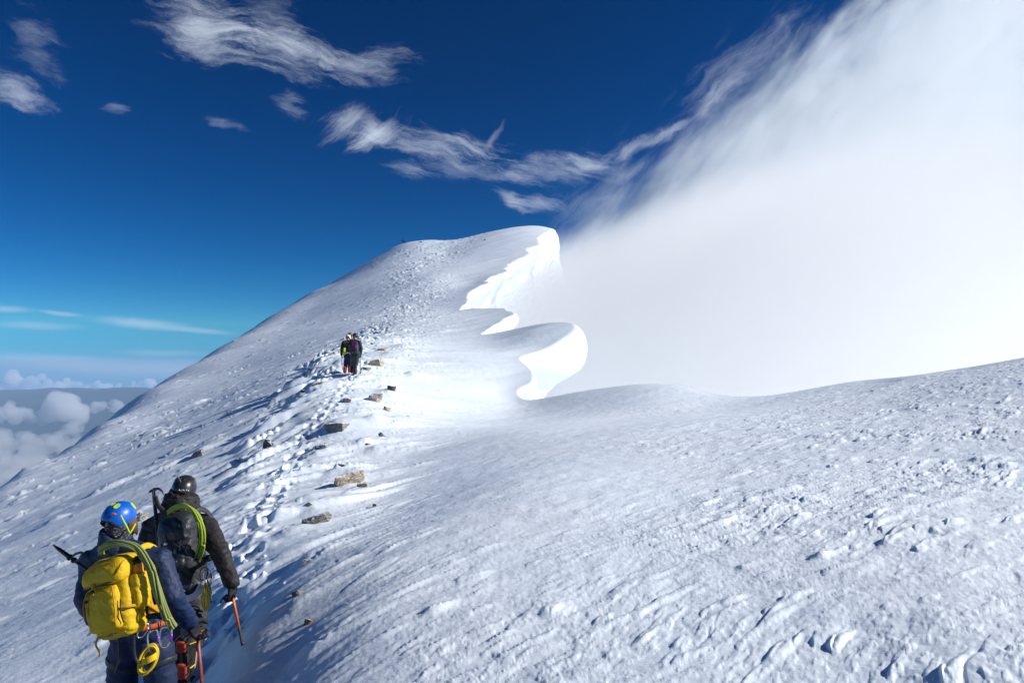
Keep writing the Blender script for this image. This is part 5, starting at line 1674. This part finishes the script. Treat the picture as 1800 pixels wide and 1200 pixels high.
# slings and hardware at the black climber's hip
carabiner(P(358, 1008, 5.55), (.8, .5, 0), (.1, 0, 1), .10, .055, 'steel-blue carabiner clipped at the hip of the black-clad climber', sleeve='teal', body='teal')
carabiner(P(365, 1013, 5.56), (.5, .8, 0), (-.1, 0, 1), .11, .06, 'silver carabiner hanging beside the yellow cord of the black-clad climber', sleeve='teal')
bm = bmesh.new(); rng = random.Random(6)
for i in range(6):
    xo = 355.5 + 2.7 * i
    sweep(bm, spline([P(360, 1024, 5.52), P(xo + rng.uniform(-1, 1), 1038, 5.50 - .012 * (i % 3)), P(xo - rng.uniform(-2, 2), 1055, 5.50 - .012 * ((i + 1) % 3)), P(357 + 1.9 * i + rng.uniform(-1, 1), 1070 + rng.uniform(-5, 4), 5.51)], 6), .0052, n=8)
tag(bm_obj('cord', bm, MT['cord']), 'yellow cord hanging straight down at the hip of the black-clad climber', 'cord', 'yellow cords')
bm = bmesh.new()
for i in range(3):
    sweep(bm, spline([P(364, 1018, 5.56), P(368 + i, 1035, 5.56), P(367 + 2 * i, 1050, 5.56), P(371, 1057, 5.56), P(374, 1054, 5.56)], 5), .005, n=7)
tag(bm_obj('cord', bm, MT['cord_blue']), 'blue cord dangling behind the yellow cord of the black-clad climber', 'cord')

# ================================================================== the three hikers far up the slope
def hiker(Y, pts_, label, jacket, trous, hat, boots, lean, packmat=None, packc=None, packlab=None, packsz=None, hatmat=None, stripe=None):
    J = {n_: P(a, b, Y + dy) for n_, (a, b, dy) in pts_.items()}
    J['face'] = Vector((0, .9, -.35)).normalized(); J['up'] = Vector((0, .35, 1)).normalized()
    for s in 'lr':
        J['toe_' + s] = J['an_' + s] + Vector((0, .15, -.04))
        J['hand_' + s] = (Vector((0, .3, -.9)), Vector((1 if s == 'l' else -1, 0, 0)), 1.0, 1)
    J['hem'] = J['waist'].lerp(J['pelvis'], .6)
    e = empty('person', base_of(J), label, 'person', 'hikers far up the slope')
    link('body', body_mesh(J, 1.0, .02), MT['skin'], e)
    cloth_obj('jacket', jacket_bm(J, sh=.085, el=.072, wr=.055, ch=.15, wa=.14, hem=.14), .02, MT[jacket], e, .01, .1, 51)
    cloth_obj('trousers', trousers_bm(J, th=.108, kn=.085, an=.075, seat=.125), .02, MT[trous], e, .01, .1, 53)
    for s in 'lr':
        bm = bmesh.new(); chain(bm, [(J['an_' + s] + Vector((0, -.03, .14)), .07), (J['an_' + s] + Vector((0, -.05, -.03)), .062), (J['toe_' + s], .05)])
        cloth_obj('boot', bm, .018, MT[boots], e, 0)
        bm = bmesh.new(); hand_caps(bm, J['wr_' + s], J['hand_' + s][0], J['hand_' + s][1], .012, 1, 1.05, 1, 1.2)
        cloth_obj('glove', bm, .010, MT['glove'], e, 0)
    if hatmat:
        helmet(e, J['head'] + J['up'] * .02, J['face'], J['up'], (.115, .14, .12), (MT[hatmat], MT['foam'], MT['foam']), 'slotted')
    return e, J

std = dict(head=(612, 592, .1), neck=(611, 600, .05), chest=(611, 610, 0), waist=(612, 622, -.05), pelvis=(612, 627, 0))
e, J = hiker(29.4, dict(head=(612, 593, .28), neck=(612, 600, .14), chest=(611, 610, .1), waist=(611.5, 621, 0), pelvis=(612, 627, 0),
    sh_l=(604, 602, .1), sh_r=(619, 602, .1), el_l=(601, 612, .05), el_r=(621, 612, .1), wr_l=(600.5, 623, .2), wr_r=(620, 620, .3),
    hip_l=(609, 629, 0), hip_r=(615, 629, 0), kn_l=(607.5, 641, .12), kn_r=(615, 640, .05), an_l=(606, 652, -.05), an_r=(614.5, 652, -.02)),
    'left hiker in black with a white helmet, bent forward', 'black', 'navy2', None, 'red_boot', .2, hatmat='whitesh')
bm = bmesh.new(); q = P(605, 617, 29.1); sweep(bm, [q + Vector((0, 0, .14)), q, q + Vector((-.02, -.02, -.16))], .05, .03, 8); bm_obj('hip_cloth', bm, MT['neon'], e)
tube('harness_belt', [P(607, 621, 29.18), P(612, 619.5, 29.1), P(618, 622, 29.2)], .03, MT['white_web'], e)
e, J = hiker(28.9, dict(head=(624.5, 591, .2), neck=(624.5, 599, .1), chest=(625, 609, .05), waist=(625, 621, 0), pelvis=(624, 628, 0),
    sh_l=(618, 602, .05), sh_r=(632, 602, .05), el_l=(617, 612, .1), el_r=(635, 613, 0), wr_l=(618, 621, .3), wr_r=(634, 623, .1),
    hip_l=(621, 630, 0), hip_r=(627, 630, 0), kn_l=(619.5, 642, .15), kn_r=(625, 643, 0), an_l=(618.5, 652, .1), an_r=(624, 654.5, -.1)),
    'right hiker in dark teal jacket carrying the plum rucksack', 'darkteal', 'black2', None, 'boot', .1, hatmat='black_shell')
PM = pack_frame(P(624, 611, 28.78), (-.02, .2, 1), (0, -1, 0))
FP = empty('backpack', P(624, 620, 28.78), 'plum rucksack with dark base on the right distant hiker', 'backpack')
soft('pack_body', dense([(-.20, .10, 0, .12, 0), (-.15, .15, 0, .2, 0), (.05, .155, 0, .2, 0), (.20, .12, 0, .14, 0), (.27, .07, 0, .08, 0)], 3), PM, MT['plum'], FP, .015, .01, .1, 61)
soft('base_panel', dense([(-.27, .10, 0, .12, 0), (-.23, .155, -.01, .19, 0), (-.12, .16, -.01, .212, 0)], 3), PM, MT['black2'], FP, .015, .01, .1, 62)
soft('front_pocket', dense([(-.08, .08, .17, .225, .02), (.0, .095, .17, .24, .02), (.08, .07, .17, .215, .02)], 3), PM, MT['plum'], FP, .015, .006, .05, 63)
for (tx_, ty_, hx, hy, Yp, lab) in ((633.5, 656, 633, 622, 28.95, 'thin black trekking pole right of the hiker with the plum rucksack'), (600.5, 641, 600, 622, 29.5, 'thin trekking pole left of the hiker in the white helmet')):
    tpz = empty('trekking_pole', P(tx_, ty_, Yp), lab, 'trekking pole')
    a0, a1 = P(hx, hy, Yp + .05), P(tx_, ty_, Yp)
    if tx_ < 610: a1 = P(602, 650, Yp)
    bm = bmesh.new(); sweep(bm, [a0, a0.lerp(a1, .5), a1], .011, n=6); bm_obj('shaft', bm, MT['steel'], tpz)
    bm = bmesh.new(); sweep(bm, [a0 + Vector((0, 0, .12)), a0 - Vector((0, 0, .02))], .02, n=8); bm_obj('grip', bm, MT['rubber'], tpz)
hiker(31.0, dict(head=(615, 590, .15), neck=(616, 598, .1), chest=(616.5, 608, .05), waist=(617, 619, 0), pelvis=(617, 625, 0),
    sh_l=(610.5, 601, .05), sh_r=(623, 601, .05), el_l=(609, 611, .1), el_r=(624, 611, .1), wr_l=(610, 619, .3), wr_r=(623, 619, .3),
    hip_l=(614, 627, 0), hip_r=(620, 627, 0), kn_l=(614, 638, .15), kn_r=(620, 638, .05), an_l=(613.5, 647.5, .1), an_r=(619.5, 648, 0)),
    'middle hiker mostly hidden behind the other two, wearing a dark helmet', 'black', 'navy2', None, 'red_boot', .1, hatmat='black_shell')
